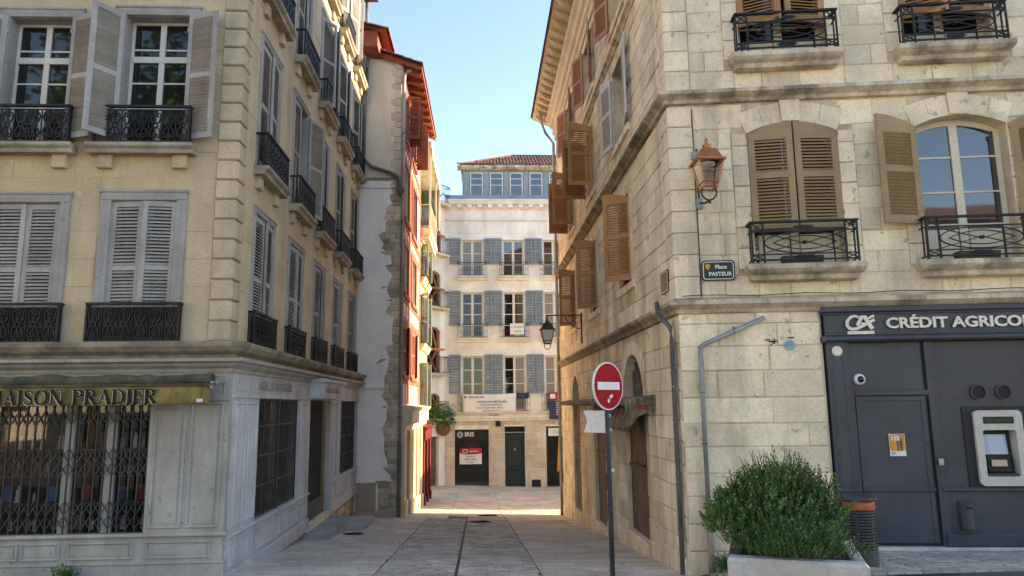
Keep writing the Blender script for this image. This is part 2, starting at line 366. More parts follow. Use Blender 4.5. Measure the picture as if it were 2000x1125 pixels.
def unit_block(k, c=(.025, .045)):
    rnd = random.Random(k); b = MB(); j = lambda s: rnd.uniform(-s, s)
    b.v = [(0,1,0),(1,1,0),(1,1,1),(0,1,1)]
    b.v += [(j(.010),.30,j(.018)),(1+j(.010),.30,j(.018)),(1+j(.010),.30,1+j(.018)),(j(.010),.30,1+j(.018))]
    cx, cz = c; b.v += [(cx,j(.15),cz),(1-cx,j(.15),cz),(1-cx,j(.15),1-cz),(cx,j(.15),1-cz)]
    for a in range(4):
        q = (a+1) % 4; b.f += [(a,q,4+q,4+a),(4+a,4+q,8+q,8+a)]
    b.f.append((8,9,10,11)); return b

def masonry(F, parent, m, u0, u1, z0, z1, h, wr, ops, cap, name='stone', proud=.02, joint=.012, seed=1, key=None, hvar=0, maxn=300, depth_in=.02, ground=None, chamf=(.025, .045)):
    """courses of single blocks; the cap largest-looking become objects, the rest one 'stuff' part"""
    rnd = random.Random(seed); out = []; z = z0; row = 0
    while z < z1-.04:
        hh = min(h*(1+rnd.uniform(-hvar, hvar)), z1-z)
        if z1-(z+hh) < .10: hh = z1-z
        iv = [(u0, u1)]
        for o in ops:
            if o[2] < z+hh-.03 and o[3] > z+.03:
                nv = []
                for a, c in iv:
                    if o[1] <= a or o[0] >= c: nv.append((a, c)); continue
                    if o[0]-a > .05: nv.append((a, o[0]))
                    if c-o[1] > .05: nv.append((o[1], c))
                iv = nv
        for a, c in iv:
            u = a; first = True
            while u < c-.02:
                w = rnd.uniform(*wr)*(.55 if first and row % 2 else 1); first = False
                if c-(u+w) < wr[0]*.5: w = c-u
                out.append((u+joint/2, z+joint/2, w-joint, hh-joint)); u += w
        z += hh; row += 1
    if ground: out = [o for o in out if o[1]+o[3] > ground(o[0]+o[2]/2)]
    var = [unit_block(seed*10+k, chamf) for k in range(4)]
    if key: out.sort(key=key)
    J = MB()
    for i, (u, zz, w, hh) in enumerate(out):
        k = i % 4; pr = proud+rnd.uniform(-.004, .005)
        M = F.M(u, zz, pr) @ SC(w, pr+depth_in, hh)
        if i < cap: ob(name, cached(('blk', seed, k, m), lambda: var[k].mesh('stone')), m, parent, M)
        else: J.add(var[k], T((u, -pr, zz)) @ SC(w, pr+depth_in, hh))
    if J.v: ob(name+'_courses', J, m, parent, F.M(), stuff=True)

def leaf(F, hu, z0, w, h, ang, side, m, parent, mode='stuff', arch=None, off=.03, mids=(.5,), sp=.052, tilt=44, arm=.075):
    """louvred shutter leaf. side +1: hinged on its left edge (u=hu), -1: on its right. ang opens it outwards.
       arch: (rise at hinge side, rise at free side) drops of the top edge"""
    t = .036; top0, top1 = arch if arch else (0, 0)
    key = ('leaf', round(w, 3), round(h, 3), arch, mids)
    def frame():
        b = MB(); n = 8
        zt = lambda x: h - lerp(top0, top1, 1-(1-x/w)**2) if arch else h
        b.box(0, arm, -t/2, t/2, 0, h-max(top0, top1, 0)-.001 if arch else h); b.box(w-arm, w, -t/2, t/2, 0, h-max(top0, top1)-.001 if arch else h)
        b.box(arm, w-arm, -t/2+.002, t/2-.002, 0, arm*1.25)
        zb = h-max(top0, top1)-arm*1.1
        if arch:
            pl = [(arm, zb), (w-arm, zb), (w-arm, h-max(top0, top1)), (w, h-max(top0, top1))]+[(w*(1-i/n), zt(w*(1-i/n))+.002) for i in range(n+1)]+[(0, h-max(top0, top1)), (arm, h-max(top0, top1))]
            b.prism(pl, -t/2+.001, t/2-.001)
        else: b.box(arm, w-arm, -t/2+.002, t/2-.002, h-arm*1.1, h)
        for q in mids: b.box(arm, w-arm, -t/2+.003, t/2-.003, h*q-arm*.5, h*q+arm*.5)
        for q in (.12, .86): b.box(-.02, .012, -t/2-.006, t/2+.006, h*q, h*q+.07)
        return b.mesh('shutter')
    ang += R(random.uniform(-1.5, 1.5)); rot = -ang if side > 0 else math.pi+ang
    M = F.M(hu, z0, off) @ RZ(rot)
    o = ob('shutter', cached(key+(m,), frame), m, parent, M)
    hh = h-max(top0, top1); br = [arm*1.25]+[v for q in mids for v in (h*q-arm*.5, h*q+arm*.5)]+[hh-arm*1.1]
    zs = []
    for a, c in zip(br[::2], br[1::2]):
        k = max(1, int((c-a)/sp)); zs += [a+(i+.5)*(c-a)/k for i in range(k)]
    sg = 1 if side > 0 else -1
    def slat():
        return MB().box(arm-.003, w-arm+.003, -.030, .030, -.0045, .0045)
    if mode == 'each':
        me = cached(('slat', round(w, 3), m), lambda: slat().mesh('slat'))
        for z in zs: ob('slat', me, m, o, M @ T((0, 0, z)) @ RX(R(tilt)*sg))
    else:
        def allsl():
            b = MB(); s = slat()
            for z in zs: b.add(s, T((0, 0, z)) @ RX(R(tilt)*sg))
            return b.mesh('louvres')
        ob('louvres', cached(('slats', round(w, 3), round(h, 3), sg, m, arch, mids, tilt), allsl), m, o, M, stuff=True)
    return o

def casement(F, u0, u1, z0, z1, y, parent, m, g, cols=2, bars=(), transom=None, fw=.055, gb=.028, arch=0, pane_of=None):
    """window of glazed leaves set y into the wall; panes are single objects"""
    b = MB(); w = u1-u0; h = z1-z0; t = .05
    b.box(0, fw, 0, t, 0, h-arch); b.box(w-fw, w, 0, t, 0, h-arch); b.box(fw, w-fw, 0, t, 0, fw*1.4)
    if arch:
        n = 12; A = lambda x: h-arch+arch*(1-((x-w/2)/(w/2))**2)
        b.prism([(x, A(x)) for x in [w*i/n for i in range(n+1)]]+[(x, A(x)-fw*1.2 if 0 < x < w else h-arch-.02) for x in [w*i/n for i in range(n, -1, -1)]], .001, t-.001)
    else: b.box(fw, w-fw, 0, t, h-fw, h)
    cw = (w-2*fw)/cols; zb = fw*1.4; zt = h-fw*(1.2 if arch else 1)
    for i in range(1, cols): b.box(fw+cw*i-fw*.8, fw+cw*i+fw*.8, -.012, t+.002, zb, zt-(.0 if arch else 0))
    rows = sorted([zb]+[h*q for q in bars]+[zt]); 
    for q in bars: b.box(fw, w-fw, .006, t-.006, h*q-gb/2, h*q+gb/2)
    if transom: b.box(fw, w-fw, -.02, t+.004, h*transom-.05, h*transom+.05)
    o = ob('window', b, m, parent, F.M(u0, z0, -y))
    um = cached(('pane1', g), lambda: MB().box(0, 1, 0, 1, 0, 1).mesh('pane'))
    for i in range(cols):
        for a, c in zip(rows, rows[1:]):
            mm = pane_of(i, a/h) if pane_of else g
            me = cached(('pane1', mm), lambda: MB().box(0, 1, 0, 1, 0, 1).mesh('pane'))
            top = c if not (arch and c == zt) else c
            ob('pane', me, mm, o, F.M(u0+fw+cw*i, z0+a, -y-.02) @ SC(cw, .006, c-a))
    return o

def scroll_pts(cx, cz, r, a0, a1, n=9, sp=0): return [(cx+(r-sp*i/n)*math.cos(lerp(a0, a1, i/n)), cz+(r-sp*i/n)*math.sin(lerp(a0, a1, i/n))) for i in range(n+1)]
def scroll_railing(w, h, d, back=False):
    """cast iron balconet with C-scrolls, w wide, h high, d deep returns"""
    b = MB(); y0, y1 = -.012, .012; pi = math.pi
    b.box(-.02, w+.02, -.03, .03, h-.035, h); b.box(0, w, y0, y1, .0, .03); b.box(0, w, y0+.002, y1-.002, h-.085, h-.07)
    for x in (0, w): b.box(x-.015, x+.015, y0-.003, y1+.003, 0, h)
    n = max(2, round(w/.21)); p = w/n; H = h-.11
    for i in range(n):
        cx = p*(i+.5); r = p*.30
        b.strip([(cx+r*.55*math.cos(q*pi/5), .03+H*.5+r*.55*math.sin(q*pi/5)) for q in range(10)], .016, y0, y1, True)
        for s in (-1, 1):
            for tz in (-1, 1):
                c0 = .03+H*.5+tz*H*.27
                b.strip([(cx+s*a, c0+tz*e) for a, e in [(r*.15, -H*.22), (r*.9, -H*.16), (r*1.25, -H*.02), (r*1.0, H*.12), (r*.55, H*.15), (r*.3, H*.07), (r*.5, -.0), (r*.75, H*.03)]], .017, y0, y1)
        b.strip([(cx, .03), (cx, .03+H*.5-r*.55)], .014, y0, y1); b.strip([(cx, .03+H*.5+r*.55), (cx, h-.075)], .014, y0, y1)
        b.strip([(cx+r*.35*math.cos(q*pi/4), .05+H*.93+r*.35*math.sin(q*pi/4)) for q in range(8)], .014, y0, y1, True)
        if i: b.strip([(p*i, .03), (p*i, h-.075)], .010, y0, y1)
    for x in (0, w):
        b.box(x-.012, x+.012, .012, d, 0, .025); b.box(x-.015, x+.015, .03, d, h-.035, h)
        for q in range(1, 3): b.box(x-.007, x+.007, d*q/3-.007, d*q/3+.007, .025, h-.035)
    if back: b.box(.0, w, .014, .02, .02, h-.07)
    return b.mesh('balcony_railing')
def oval_railing(w, h, d):
    b = MB(); y0, y1 = -.011, .011; pi = math.pi
    b.box(-.025, w+.025, -.032, .032, h-.03, h); b.box(0, w, y0, y1, .05, .075); b.box(0, w, y0, y1, h-.17, h-.15)
    for z in (.0,): b.box(0, w, y0, y1, .14, .158)
    for x in (0, .17, w-.17, w): b.box(x-.012, x+.012, y0-.002, y1+.002, .02, h-.03)
    for x in (0, w-.17):
        for za, zb in ((.075, .14+.0), (h-.15, h-.03)):
            b.strip([(x+.01, za), (x+.16, zb)], .014, y0, y1); b.strip([(x+.01, zb), (x+.16, za)], .014, y0+.001, y1-.001)
    cx, cz = w/2, (.158+h-.17)/2; rx, rz = (w-.36)/2, (h-.33)/2
    b.strip([(cx+rx*math.cos(q*pi/14), cz+rz*math.sin(q*pi/14)*.98) for q in range(28)], .016, y0, y1, True)
    for s in (-1, 1):
        b.strip([(cx+rx*.78*k, cz+s*rz*(.42-.42*k*k)*1.5) for k in [q/8-1 for q in range(17)]], .014, y0+.002, y1-.002)
        b.strip([(cx+rx*.98*k, cz+s*rz*(1-(1-abs(k))*1.1)*.9) for k in [q/8-1 for q in range(17)]], .013, y0+.003, y1-.003)
    b.lathe([(.0, -.03), (.035, -.02), (.042, 0), (.035, .02), (0, .03)], 10, (cx, 0, cz), False)
    for zz in (.108, h-.10):
        for k in range(-3, 4):
            b.strip([(cx+k*.036+.017*math.cos(q*pi/4), zz+.024*math.sin(q*pi/4)) for q in range(8)], .012, y0, y1, True)
        b.strip([(cx-.16, zz), (cx+.16, zz)], .012, y0, y1)
    for x in (0, w):
        for z in (.06, h-.16): b.box(x-.009, x+.009, .011, d, z, z+.018)
        b.box(x-.03, x+.03, .03, d, h-.03, h); b.box(x-.01, x+.01, d*.5-.01, d*.5+.01, .06, h-.03)
    return b.mesh('balcony_railing')
def bar_railing(w, h, d, gap=.12, fancy=True):
    b = MB(); b.box(-.02, w+.02, -.025, .025, h-.03, h); b.box(0, w, -.01, .01, .04, .06); b.box(0, w, -.008, .008, h-.15, h-.135)
    n = max(2, round(w/gap))
    for i in range(n+1): b.box(w*i/n-.008, w*i/n+.008, -.008, .008, 0, h-.03)
    if fancy:
        for i in range(n):
            cx = w*(i+.5)/n
            b.strip([(cx+.04*math.cos(q*math.pi/3), h*.45+.07*math.sin(q*math.pi/3)) for q in range(6)], .012, -.006, .006, True)
    for x in (0, w):
        b.box(x-.015, x+.015, .02, d, h-.03, h); b.box(x-.01, x+.01, .01, d, .04, .06)
    return b.mesh('balcony_railing')
def corbel_sill(w, d, h):
    """stone balcony slab with moulded underside"""
    prof = [(-d*.35, 0), (-d*.55, .02), (-d*.62, h*.35), (-d*.85, h*.5), (-d*.95, h*.62), (-d, h*.7), (-d, h)]
    b = MB(); n = len(prof)
    for y, z in prof:
        e = (1+y/d)*.16
        b.v += [(e, .02, z), (e, y, z), (w-e, y, z), (w-e, .02, z)]
    for i in range(n-1):
        for q in range(3): b.f.append((4*i+q, 4*i+q+1, 4*i+q+5, 4*i+q+4))
    b.f += [(3,2,1,0), tuple(4*(n-1)+q for q in range(4))]
    return b
def text_mesh(s, size, depth=.01, bold=0, align='CENTER', shear=0, space=1.0, sx=1):
    c = bpy.data.curves.new('txt', 'FONT'); c.body = s; c.size = size; c.extrude = depth/2; c.align_x = align; c.align_y = 'BOTTOM_BASELINE'; c.shear = shear
    c.offset = bold; c.space_character = space; c.resolution_u = 3
    o = bpy.data.objects.new('txt', c); COL.objects.link(o); me = bpy.data.meshes.new_from_object(o)
    bpy.data.objects.remove(o); bpy.data.curves.remove(c)
    me.transform(Matrix.Rotation(R(90), 4, 'X') @ SC(sx, 1, 1)); return me
def text(F, u, z, off, s, size, m, parent, name='lettering', **k):
    return ob(name, text_mesh(s, size, **k), m, parent, F.M(u, z, off))
def panel(F, u0, u1, z0, z1, off, m, parent, name='panel', fr=.035, rise=.016):
    """raised moulding frame round a panel field"""
    b = MB(); w, h = u1-u0, z1-z0
    for a, c, e, g in ((0, w, 0, fr), (0, w, h-fr, h), (0, fr, fr, h-fr), (w-fr, w, fr, h-fr)): b.cbox(a, c, -rise, .005, e, g, rise*.5)
    b.box(fr*2, w-fr*2, -rise*.35, .004, fr*2, h-fr*2)
    return ob(name, b, m, parent, F.M(u0, z0, off))
def box_part(name, F, u0, u1, z0, z1, o0, o1, m, parent, c=0):
    """a block on a facade between offsets o0 (inner) and o1 (outer)"""
    b = MB(); (b.cbox(0, u1-u0, -(o1-o0), 0, 0, z1-z0, c) if c else b.box(0, u1-u0, -(o1-o0), 0, 0, z1-z0))
    return ob(name, b, m, parent, F.M(u0, z0, o0))
def pipe(name, pts, r, m, parent=None, brackets=(), k=8):
    o = ob(name, MB().tube(pts, r, k), m, parent, smooth=True)
    for p in brackets: ob('bracket', MB().lathe([(r+.012, -.015), (r+.012, .015)], 8), m, o, T(p))
    return o
SERIF = {  # strokes (x0,z0,x1,z1,thickness) and serifs on a unit cap height
 'I': (.34, [(.17, 0, .17, 1, .19)], [(.17, 0), (.17, 1)]),
 'A': (.80, [(.10, 0, .40, 1, .06), (.40, 1, .70, 0, .20), (.22, .34, .58, .34, .06)], [(.10, 0), (.70, 0)]),
 'N': (.82, [(.12, 0, .12, 1, .06), (.12, 1, .70, 0, .20), (.70, 0, .70, 1, .06)], [(.12, 0), (.12, 1), (.70, 1)]),
 'M': (.98, [(.12, 0, .12, 1, .06), (.12, 1, .48, 0, .15), (.48, 0, .84, 1, .06), (.84, 1, .84, 0, .15)], [(.12, 0), (.12, 1), (.84, 0), (.84, 1)]),
 'E': (.66, [(.17, 0, .17, 1, .19), (.17, .965, .60, .965, .06), (.17, .52, .48, .52, .06), (.17, .035, .62, .035, .06), (.59, .80, .59, 1, .05), (.61, 0, .61, .22, .05), (.48, .42, .48, .62, .05)], [(.17, 0), (.17, 1)]),
 'P': (.68, [(.17, 0, .17, 1, .19), 'bowl'], [(.17, 0), (.17, 1)]),
 'R': (.76, [(.17, 0, .17, 1, .19), 'bowl', (.36, .50, .66, 0, .19)], [(.17, 0), (.17, 1), (.68, 0)]),
 'D': (.84, [(.17, 0, .17, 1, .19), 'big'], [(.17, 0), (.17, 1)]),
 'O': (.86, ['ring'], []), 'S': (.62, ['ess'], []), ' ': (.45, [], [])}
def serif_text(s, H, dep):
    b = MB(); x = 0; pi = math.pi
    def var_strip(pts, th, closed=False):
        k = len(pts)
        for i in range(k if closed else k-1):
            p, q = pts[i], pts[(i+1) % k]; t = (th[i]+th[(i+1) % k])/2
            b.strip([(x+p[0]*H, p[1]*H), (x+q[0]*H, q[1]*H)], t*H, -dep, 0)
    for ch in s:
        w, st, se = SERIF[ch]
        for q in st:
            if q == 'bowl': var_strip([(.17, .965), (.36, .965), (.52, .92), (.58, .75), (.52, .56), (.36, .50), (.17, .50)], [.07, .07, .15, .2, .15, .07, .07])
            elif q == 'big': var_strip([(.17, .965), (.42, .96), (.64, .82), (.72, .5), (.64, .18), (.42, .04), (.17, .035)], [.07, .09, .16, .21, .16, .09, .07])
            elif q == 'ring': var_strip([(.41+.33*math.cos(a*pi/8), .5+.47*math.sin(a*pi/8)) for a in range(16)], [.07+.13*abs(math.cos(a*pi/8)) for a in range(16)], True)
            elif q == 'ess': var_strip([(.50, .76), (.46, .90), (.32, .965), (.17, .91), (.11, .78), (.18, .62), (.34, .50), (.48, .38), (.52, .22), (.44, .08), (.30, .03), (.15, .10), (.10, .25)], [.05, .06, .07, .11, .14, .16, .16, .16, .14, .11, .07, .06, .05])
            else: b.strip([(x+q[0]*H, q[1]*H), (x+q[2]*H, q[3]*H)], q[4]*H, -dep, 0)
        for sx, sz in se:
            z = .025 if sz < .5 else .975; b.strip([(x+(sx-.15)*H, z*H), (x+(sx+.15)*H, z*H)], .05*H, -dep, 0)
        x += w*H
    return b, x
# ------------------------------------------------------------------ ground, street, pavements
def sheet(x0, x1, y0, y1, nx, ny, dz=0):
    b = MB()
    for j in range(ny+1):
        for i in range(nx+1):
            x, y = lerp(x0, x1, i/nx), lerp(y0, y1, j/ny); b.v.append((x, y, gz(x, y)+dz))
    for j in range(ny):
        for i in range(nx): a = j*(nx+1)+i; b.f.append((a, a+1, a+nx+2, a+nx+1))
    return b
g = sheet(-80, 80, -80, 80, 2, 2); g.v = []; g.f = []
xs = [-300, -80, -30, -10, -5, -3.7, -2.8, -1.8, -.9, 0, .9, 1.8, 2.6, 3.0, 3.3, 3.7, 4.1, 4.5, 6, 9, 14, 30, 80, 300]
ys = [-300, -80, -30, -12, -4, 0, 2, 4, 6, 8, 9, 10.2, 10.75, 11, 12, 15, 19, 23, 27, 30, 35, 36.5, 41, 50, 70, 300]
g.v = [(x, y, gz(x, y)-.03) for y in ys for x in xs]
g.f = [(j*len(xs)+i, j*len(xs)+i+1, (j+1)*len(xs)+i+1, (j+1)*len(xs)+i) for j in range(len(ys)-1) for i in range(len(xs)-1)]
ground = struct('ground', g, 'joint')
fore = struct('road', sheet(-30, 30, -12, 8.62, 30, 16, -.012), 'asphalt')
def slab_M(x, y, w, d, th, lift):
    """matrix that lays a unit block (x right, y thickness, z away) flat on the sloping ground"""
    z0, zx, zy = gz(x, y), gz(x+w, y), gz(x, y+d)
    ex = Vector((w, 0, zx-z0)); ey = Vector((0, d, zy-z0)); n = ex.cross(ey).normalized()
    q = Vector((x, y, z0+lift))
    return Matrix(((ex.x, -n.x*th, ey.x, q.x), (ex.y, -n.y*th, ey.y, q.y), (ex.z, -n.z*th, ey.z, q.z), (0, 0, 0, 1)))
def paving(parent, m, x0, x1, y0, y1, d, wr, split, name, seed, joint=.012, lift=.0, dvar=0, run='x', chamf=(.012, .03)):
    rnd = random.Random(seed); var = [unit_block(900+seed*7+k, chamf) for k in range(4)]; J = MB(); y = y0; n = 0
    while y < y1-.02:
        dd = min(d*(1+rnd.uniform(-dvar, dvar)), y1-y); x = x0 - rnd.uniform(0, wr[0])
        while x < x1-.02:
            w = rnd.uniform(*wr); a = max(x, x0); c = min(x+w, x1); x += w
            if c-a < .05: continue
            M = slab_M(a+joint/2, y+joint/2, c-a-joint, dd-joint, .03, lift+rnd.uniform(-.002, .002))
            k = n % 4; n += 1
            if y < split: ob(name, cached(('pav', seed, k), lambda: var[k].mesh(name)), m, parent, M)
            else: J.add(var[k], M)
        y += dd
    if J.v: ob(name+'_rows', J, m, parent, stuff=True)
pav_l = struct('pavement_left', sheet(-3.75, -1.5, 8.7, 23, 4, 16, -.018), 'joint')
paving(pav_l, 'paving', -3.75, -1.503, 8.75, 23.0, .21, (.5, 1.0), 13.2, 'paving_slab', 3)
pav_r = struct('pavement_right', sheet(.95, 3.12, 8.7, 24.5, 4, 16, -.018), 'joint')
paving(pav_r, 'paving', .953, 3.1, 8.75, 24.5, .21, (.5, 1.0), 13.2, 'paving_slab', 4)
mid = struct('street', sheet(-1.5, .95, 8.7, 24, 4, 16, -.02), 'joint')
paving(mid, 'setts', -1.497, -.322, 8.7, 23, .085, (.10, .26), 0, 'sett', 5, .014, dvar=.3, chamf=(.06, .12))
paving(mid, 'setts', -.288, .947, 8.7, 24.4, .085, (.10, .26), 0, 'sett', 6, .014, dvar=.3, chamf=(.06, .12))
ob('drain_channel', sheet(-.317, -.293, 8.7, 23, 1, 12, -.012), 'iron', mid)
lane = struct('lane', sheet(-3, 12, 23, 44, 10, 10, -.02), 'joint')
paving(lane, 'paving', -3.2, -.9, 23.0, 41.5, .32, (.35, .75), 0, 'lane_slab', 8, .012, dvar=.15)
paving(lane, 'paving', -.9, .9, 24.4, 41.5, .32, (.35, .75), 0, 'lane_slab', 9, .012, dvar=.15)
paving(lane, 'paving', .9, 12, 24.5, 41.5, .32, (.35, .75), 0, 'lane_slab', 10, .012, dvar=.15)
plaza = struct('square', sheet(3.2, 12, 8.6, 11.5, 10, 8, -.02), 'joint')
paving(plaza, 'plaza_sett', 4.55, 7.6, 8.66, 10.3, .115, (.19, .25), 10.3, 'sett', 12, .014, dvar=.1, chamf=(.05, .08))
paving(plaza, 'plaza_sett', 7.6, 12, 8.66, 10.3, .115, (.19, .25), 0, 'sett', 13, .014, dvar=.1, chamf=(.05, .08))
paving(plaza, 'plaza_sett', 3.3, 4.55, 8.66, 10.9, .115, (.19, .25), 0, 'sett', 14, .014, dvar=.1, chamf=(.05, .08))
def cover(px, py, r, label, name='manhole_cover'):
    d = 8
    for _ in range(40):
        p = at_depth(px, py, d); d += (1 if p.z > gz(p.x, p.y) else -1)*max(.02, 4/(1+_))
    b = MB().lathe([(r, 0), (r, .012), (r*.9, .012), (r*.88, .006), (.01, .006)], 24)
    for k in range(-3, 4):
        e = math.sqrt(max(0, (r*.8)**2-(k*r*.22)**2)); b.box(-e, e, k*r*.22-.01, k*r*.22+.01, .006, .011)
    sl = (gz(p.x, p.y+.5)-gz(p.x, p.y-.5))
    tag(ob(name, b, 'iron_plate', M=T((p.x, p.y, gz(p.x, p.y)+.004)) @ RX(math.atan(sl))), label, 'manhole cover')
cover(935, 1019, .36, 'round iron manhole cover beside the end of the drain slot')
cover(690, 1043, .24, 'small round iron cover in the pavement beside the stone doorsteps')
cover(950, 1002, .38, 'round iron grating lying where the sunlit lane begins')

# ------------------------------------------------------------------ facade frames
cL = at_depth(462, 335, 11.0); LF = Fac((cL.x, cL.y), (1, 0)); LS = Fac((cL.x, cL.y), heading(924))
cR = at_depth(1322, 559, 10.75); RS = Fac((cR.x, cR.y), -heading(937)); RF = Fac((cR.x, cR.y), (math.cos(R(7.5)), -math.sin(R(7.5))))
cF = at_depth(868, 900, 41); FB = Fac((cF.x, cF.y), (1, 0))
cW = at_depth(778, 900, 23.0); WH = Fac((cW.x, cW.y), (1, 0)); HT = Fac((cW.x, cW.y), heading(950))

# ------------------------------------------------------------------ left corner house
LB = thing('corner_house', 'ochre corner house with grey louvred shutters above a grey painted shopfront', 'house', (cL.x, cL.y, gz(cL.x, cL.y)))
LEND = 11.85; LTOP = 15.2
F1, F2, F3, F4 = 2.52, 5.60, 8.80, 12.0               # floor sills
# openings on the front (u0,u1,z0,z1)
FRONT = [(-1.87, -.87, F1, 4.74), (-3.64, -2.62, F1, 4.70), (-1.86, -.84, F2, 7.82), (-3.66, -2.66, F2, 7.76)]
FRONT += [(-5.45, -4.45, F1, 4.70), (-5.45, -4.45, F2, 7.76)]
SHOPF = [(-5.2, -1.02, -.20, 1.62, .6)]
wall('wall', LF, -9, 0, 2.3, LTOP, FRONT, 'ochre', LB)
SIDE = []
for c in range(5):
    u = 1.02+2.32*c
    for z0, z1 in ((F1, 4.83), (F2, 7.98), (F3, 11.15), (F4, 14.2)): SIDE.append((u, u+1.12, z0, z1))
wall('wall', LS, 0, LEND, 2.3, LTOP, SIDE, 'ochre', LB)
k_l = lambda F: (lambda o: (F.P(o[0], o[1])-CAM).length)
pad = lambda ops, p, q=0: [(a-p, b+p, c-q, d+p) for a, b, c, d in [o[:4] for o in ops]]
masonry(LF, LB, 'ochre', -6.5, -.30, 2.53, 10.0, .427, (.72, .95), pad(FRONT, .17), 140, 'ashlar', proud=.004, joint=.007, seed=21, key=k_l(LF), chamf=(.006, .010))
masonry(LS, LB, 'ochre', .34, LEND, 2.53, LTOP, .427, (.72, .95), pad(SIDE, .10), 150, 'ashlar', proud=.004, joint=.007, seed=22, key=k_l(LS), chamf=(.006, .010))
# closing walls and roof so that no light leaks in
bk = MB(); e = LS.P(LEND, 0)
bk.quad(LS.P(LEND, -3), (-20, e.y, -3), (-20, e.y, LTOP), LS.P(LEND, LTOP))
ob('party_wall', bk, 'ochre', LB)
ob('roof', MB().poly([LF.P(-16, LTOP, .5), LF.P(.35, LTOP, .5), LS.P(LEND+.02, LTOP, .5), (-20, e.y+.02, LTOP)]).poly([LF.P(-16, LTOP+.15, .5), LF.P(.35, LTOP+.15, .5), LS.P(LEND+.02, LTOP+.15, .5), (-20, e.y+.02, LTOP+1.5)]), 'tile', LB)
# quoins: each block wraps the corner
qm = None
for k in range(40):
    z = 2.55+k*.316
    if z > LTOP-.3: break
    def q():
        b = MB(); d2 = LS.d; d1 = LF.d; n1 = LF.n; n2 = LS.n; pr = .045; c = .018; h = .316-.026
        def ringpts(off, zz, inset=0):
            o = (n1+n2)/(1+n1.dot(n2)); a = d1*(-.30+inset)+n1*off; bb = o*off; cc = d2*(.34-inset)+n2*off
            return [Vector((p.x, p.y, zz)) for p in (d1*(-.30+inset)+n1*-.01, a, bb, cc, d2*(.34-inset)+n2*-.01)]
        rings = [ringpts(pr-c, 0), ringpts(pr, c, c), ringpts(pr, h-c, c), ringpts(pr-c, h)]
        for r_ in rings: b.v += [tuple(p) for p in r_]
        for i in range(3):
            for j in range(4): b.f.append((i*5+j, i*5+j+1, i*5+j+6, i*5+j+5))
        b.f += [(4, 3, 2, 1, 0), (15, 16, 17, 18, 19)]
        return b.mesh('quoin')
    ob('quoin', cached('Lquoin', q), 'ochre_quoin', LB, T((cL.x, cL.y, z)))
# cornices round the corner
planL = [LF.P(-9, 0), LF.P(0, 0), LS.P(LEND, 0)]
ob('stone_cornice', MB().sweep(planL, [(0, 2.28), (.18, 2.28), (.20, 2.33), (.30, 2.38), (.36, 2.45), (.37, 2.50), (.30, 2.53), (0, 2.55)]), 'cornice_stone', LB)
shopc = ob('shop_cornice', MB().sweep(planL, [(.0, 2.08), (.13, 2.08), (.15, 2.13), (.22, 2.17), (.25, 2.21), (.33, 2.23), (.34, 2.276), (0, 2.277)]), 'shop_paint', LB)

def surround(F, o, m, parent, w=.15, bottom=None, head=True, rise=.04):
    a, b, c, d = o[:4]; mb = MB(); z0 = bottom if bottom is not None else c
    for u0, u1 in ((a-w, a+.005), (b-.005, b+w)): mb.cbox(u0, u1, -rise, .01, z0, d, .012)
    mb.cbox(a-w, b+w, -rise-.003, .01, d-.005, d+w, .012); mb.cbox(a-w-.02, b+w+.02, -rise-.02, .01, d+w-.035, d+w+.01, .01)
    for u0, u1 in ((a-w*.45, a-w*.30), (b+w*.30, b+w*.45)): mb.box(u0, u1, -rise-.006, 0, z0, d+w*.4)
    mb.box(a-w*.45, b+w*.45, -rise-.0075, 0, d+w*.30, d+w*.45)
    for q_ in ((a, a+.012, c, d), (b-.012, b, c, d), (a+.012, b-.012, d-.012, d)): mb.box(q_[0], q_[1], .005, .2, q_[2], q_[3])
    return ob('window_surround', mb, m, parent, F.M())
def mask_iron(F, u0, u1, z0, h, off, parent, back, d=None):
    w = round(u1-u0, 2); me = cached(('scr', w, h, back), lambda: scroll_railing(w, h, d or off, back))
    return ob('balcony_railing', me, 'iron', parent, F.M(u0, z0, off))
def slab_sill(F, u0, u1, z1, parent, m='sill_stone', d=.24, h=.15, brackets=True):
    b = MB(); b.sweep([F.P(u0, 0), F.P(u1, 0)], [(0, z1-h), (d*.72, z1-h), (d*.78, z1-h*.6), (d*.95, z1-h*.42), (d, z1-h*.3), (d, z1), (0, z1)])
    o = ob('balcony_slab', b, m, parent)
    if brackets:
        for u in (u0+.13, u1-.35): box_part('corbel', F, u, u+.22, z1-h-.21, z1-h+.004, 0, .085, 'ochre_quoin', parent, .012)
    return o
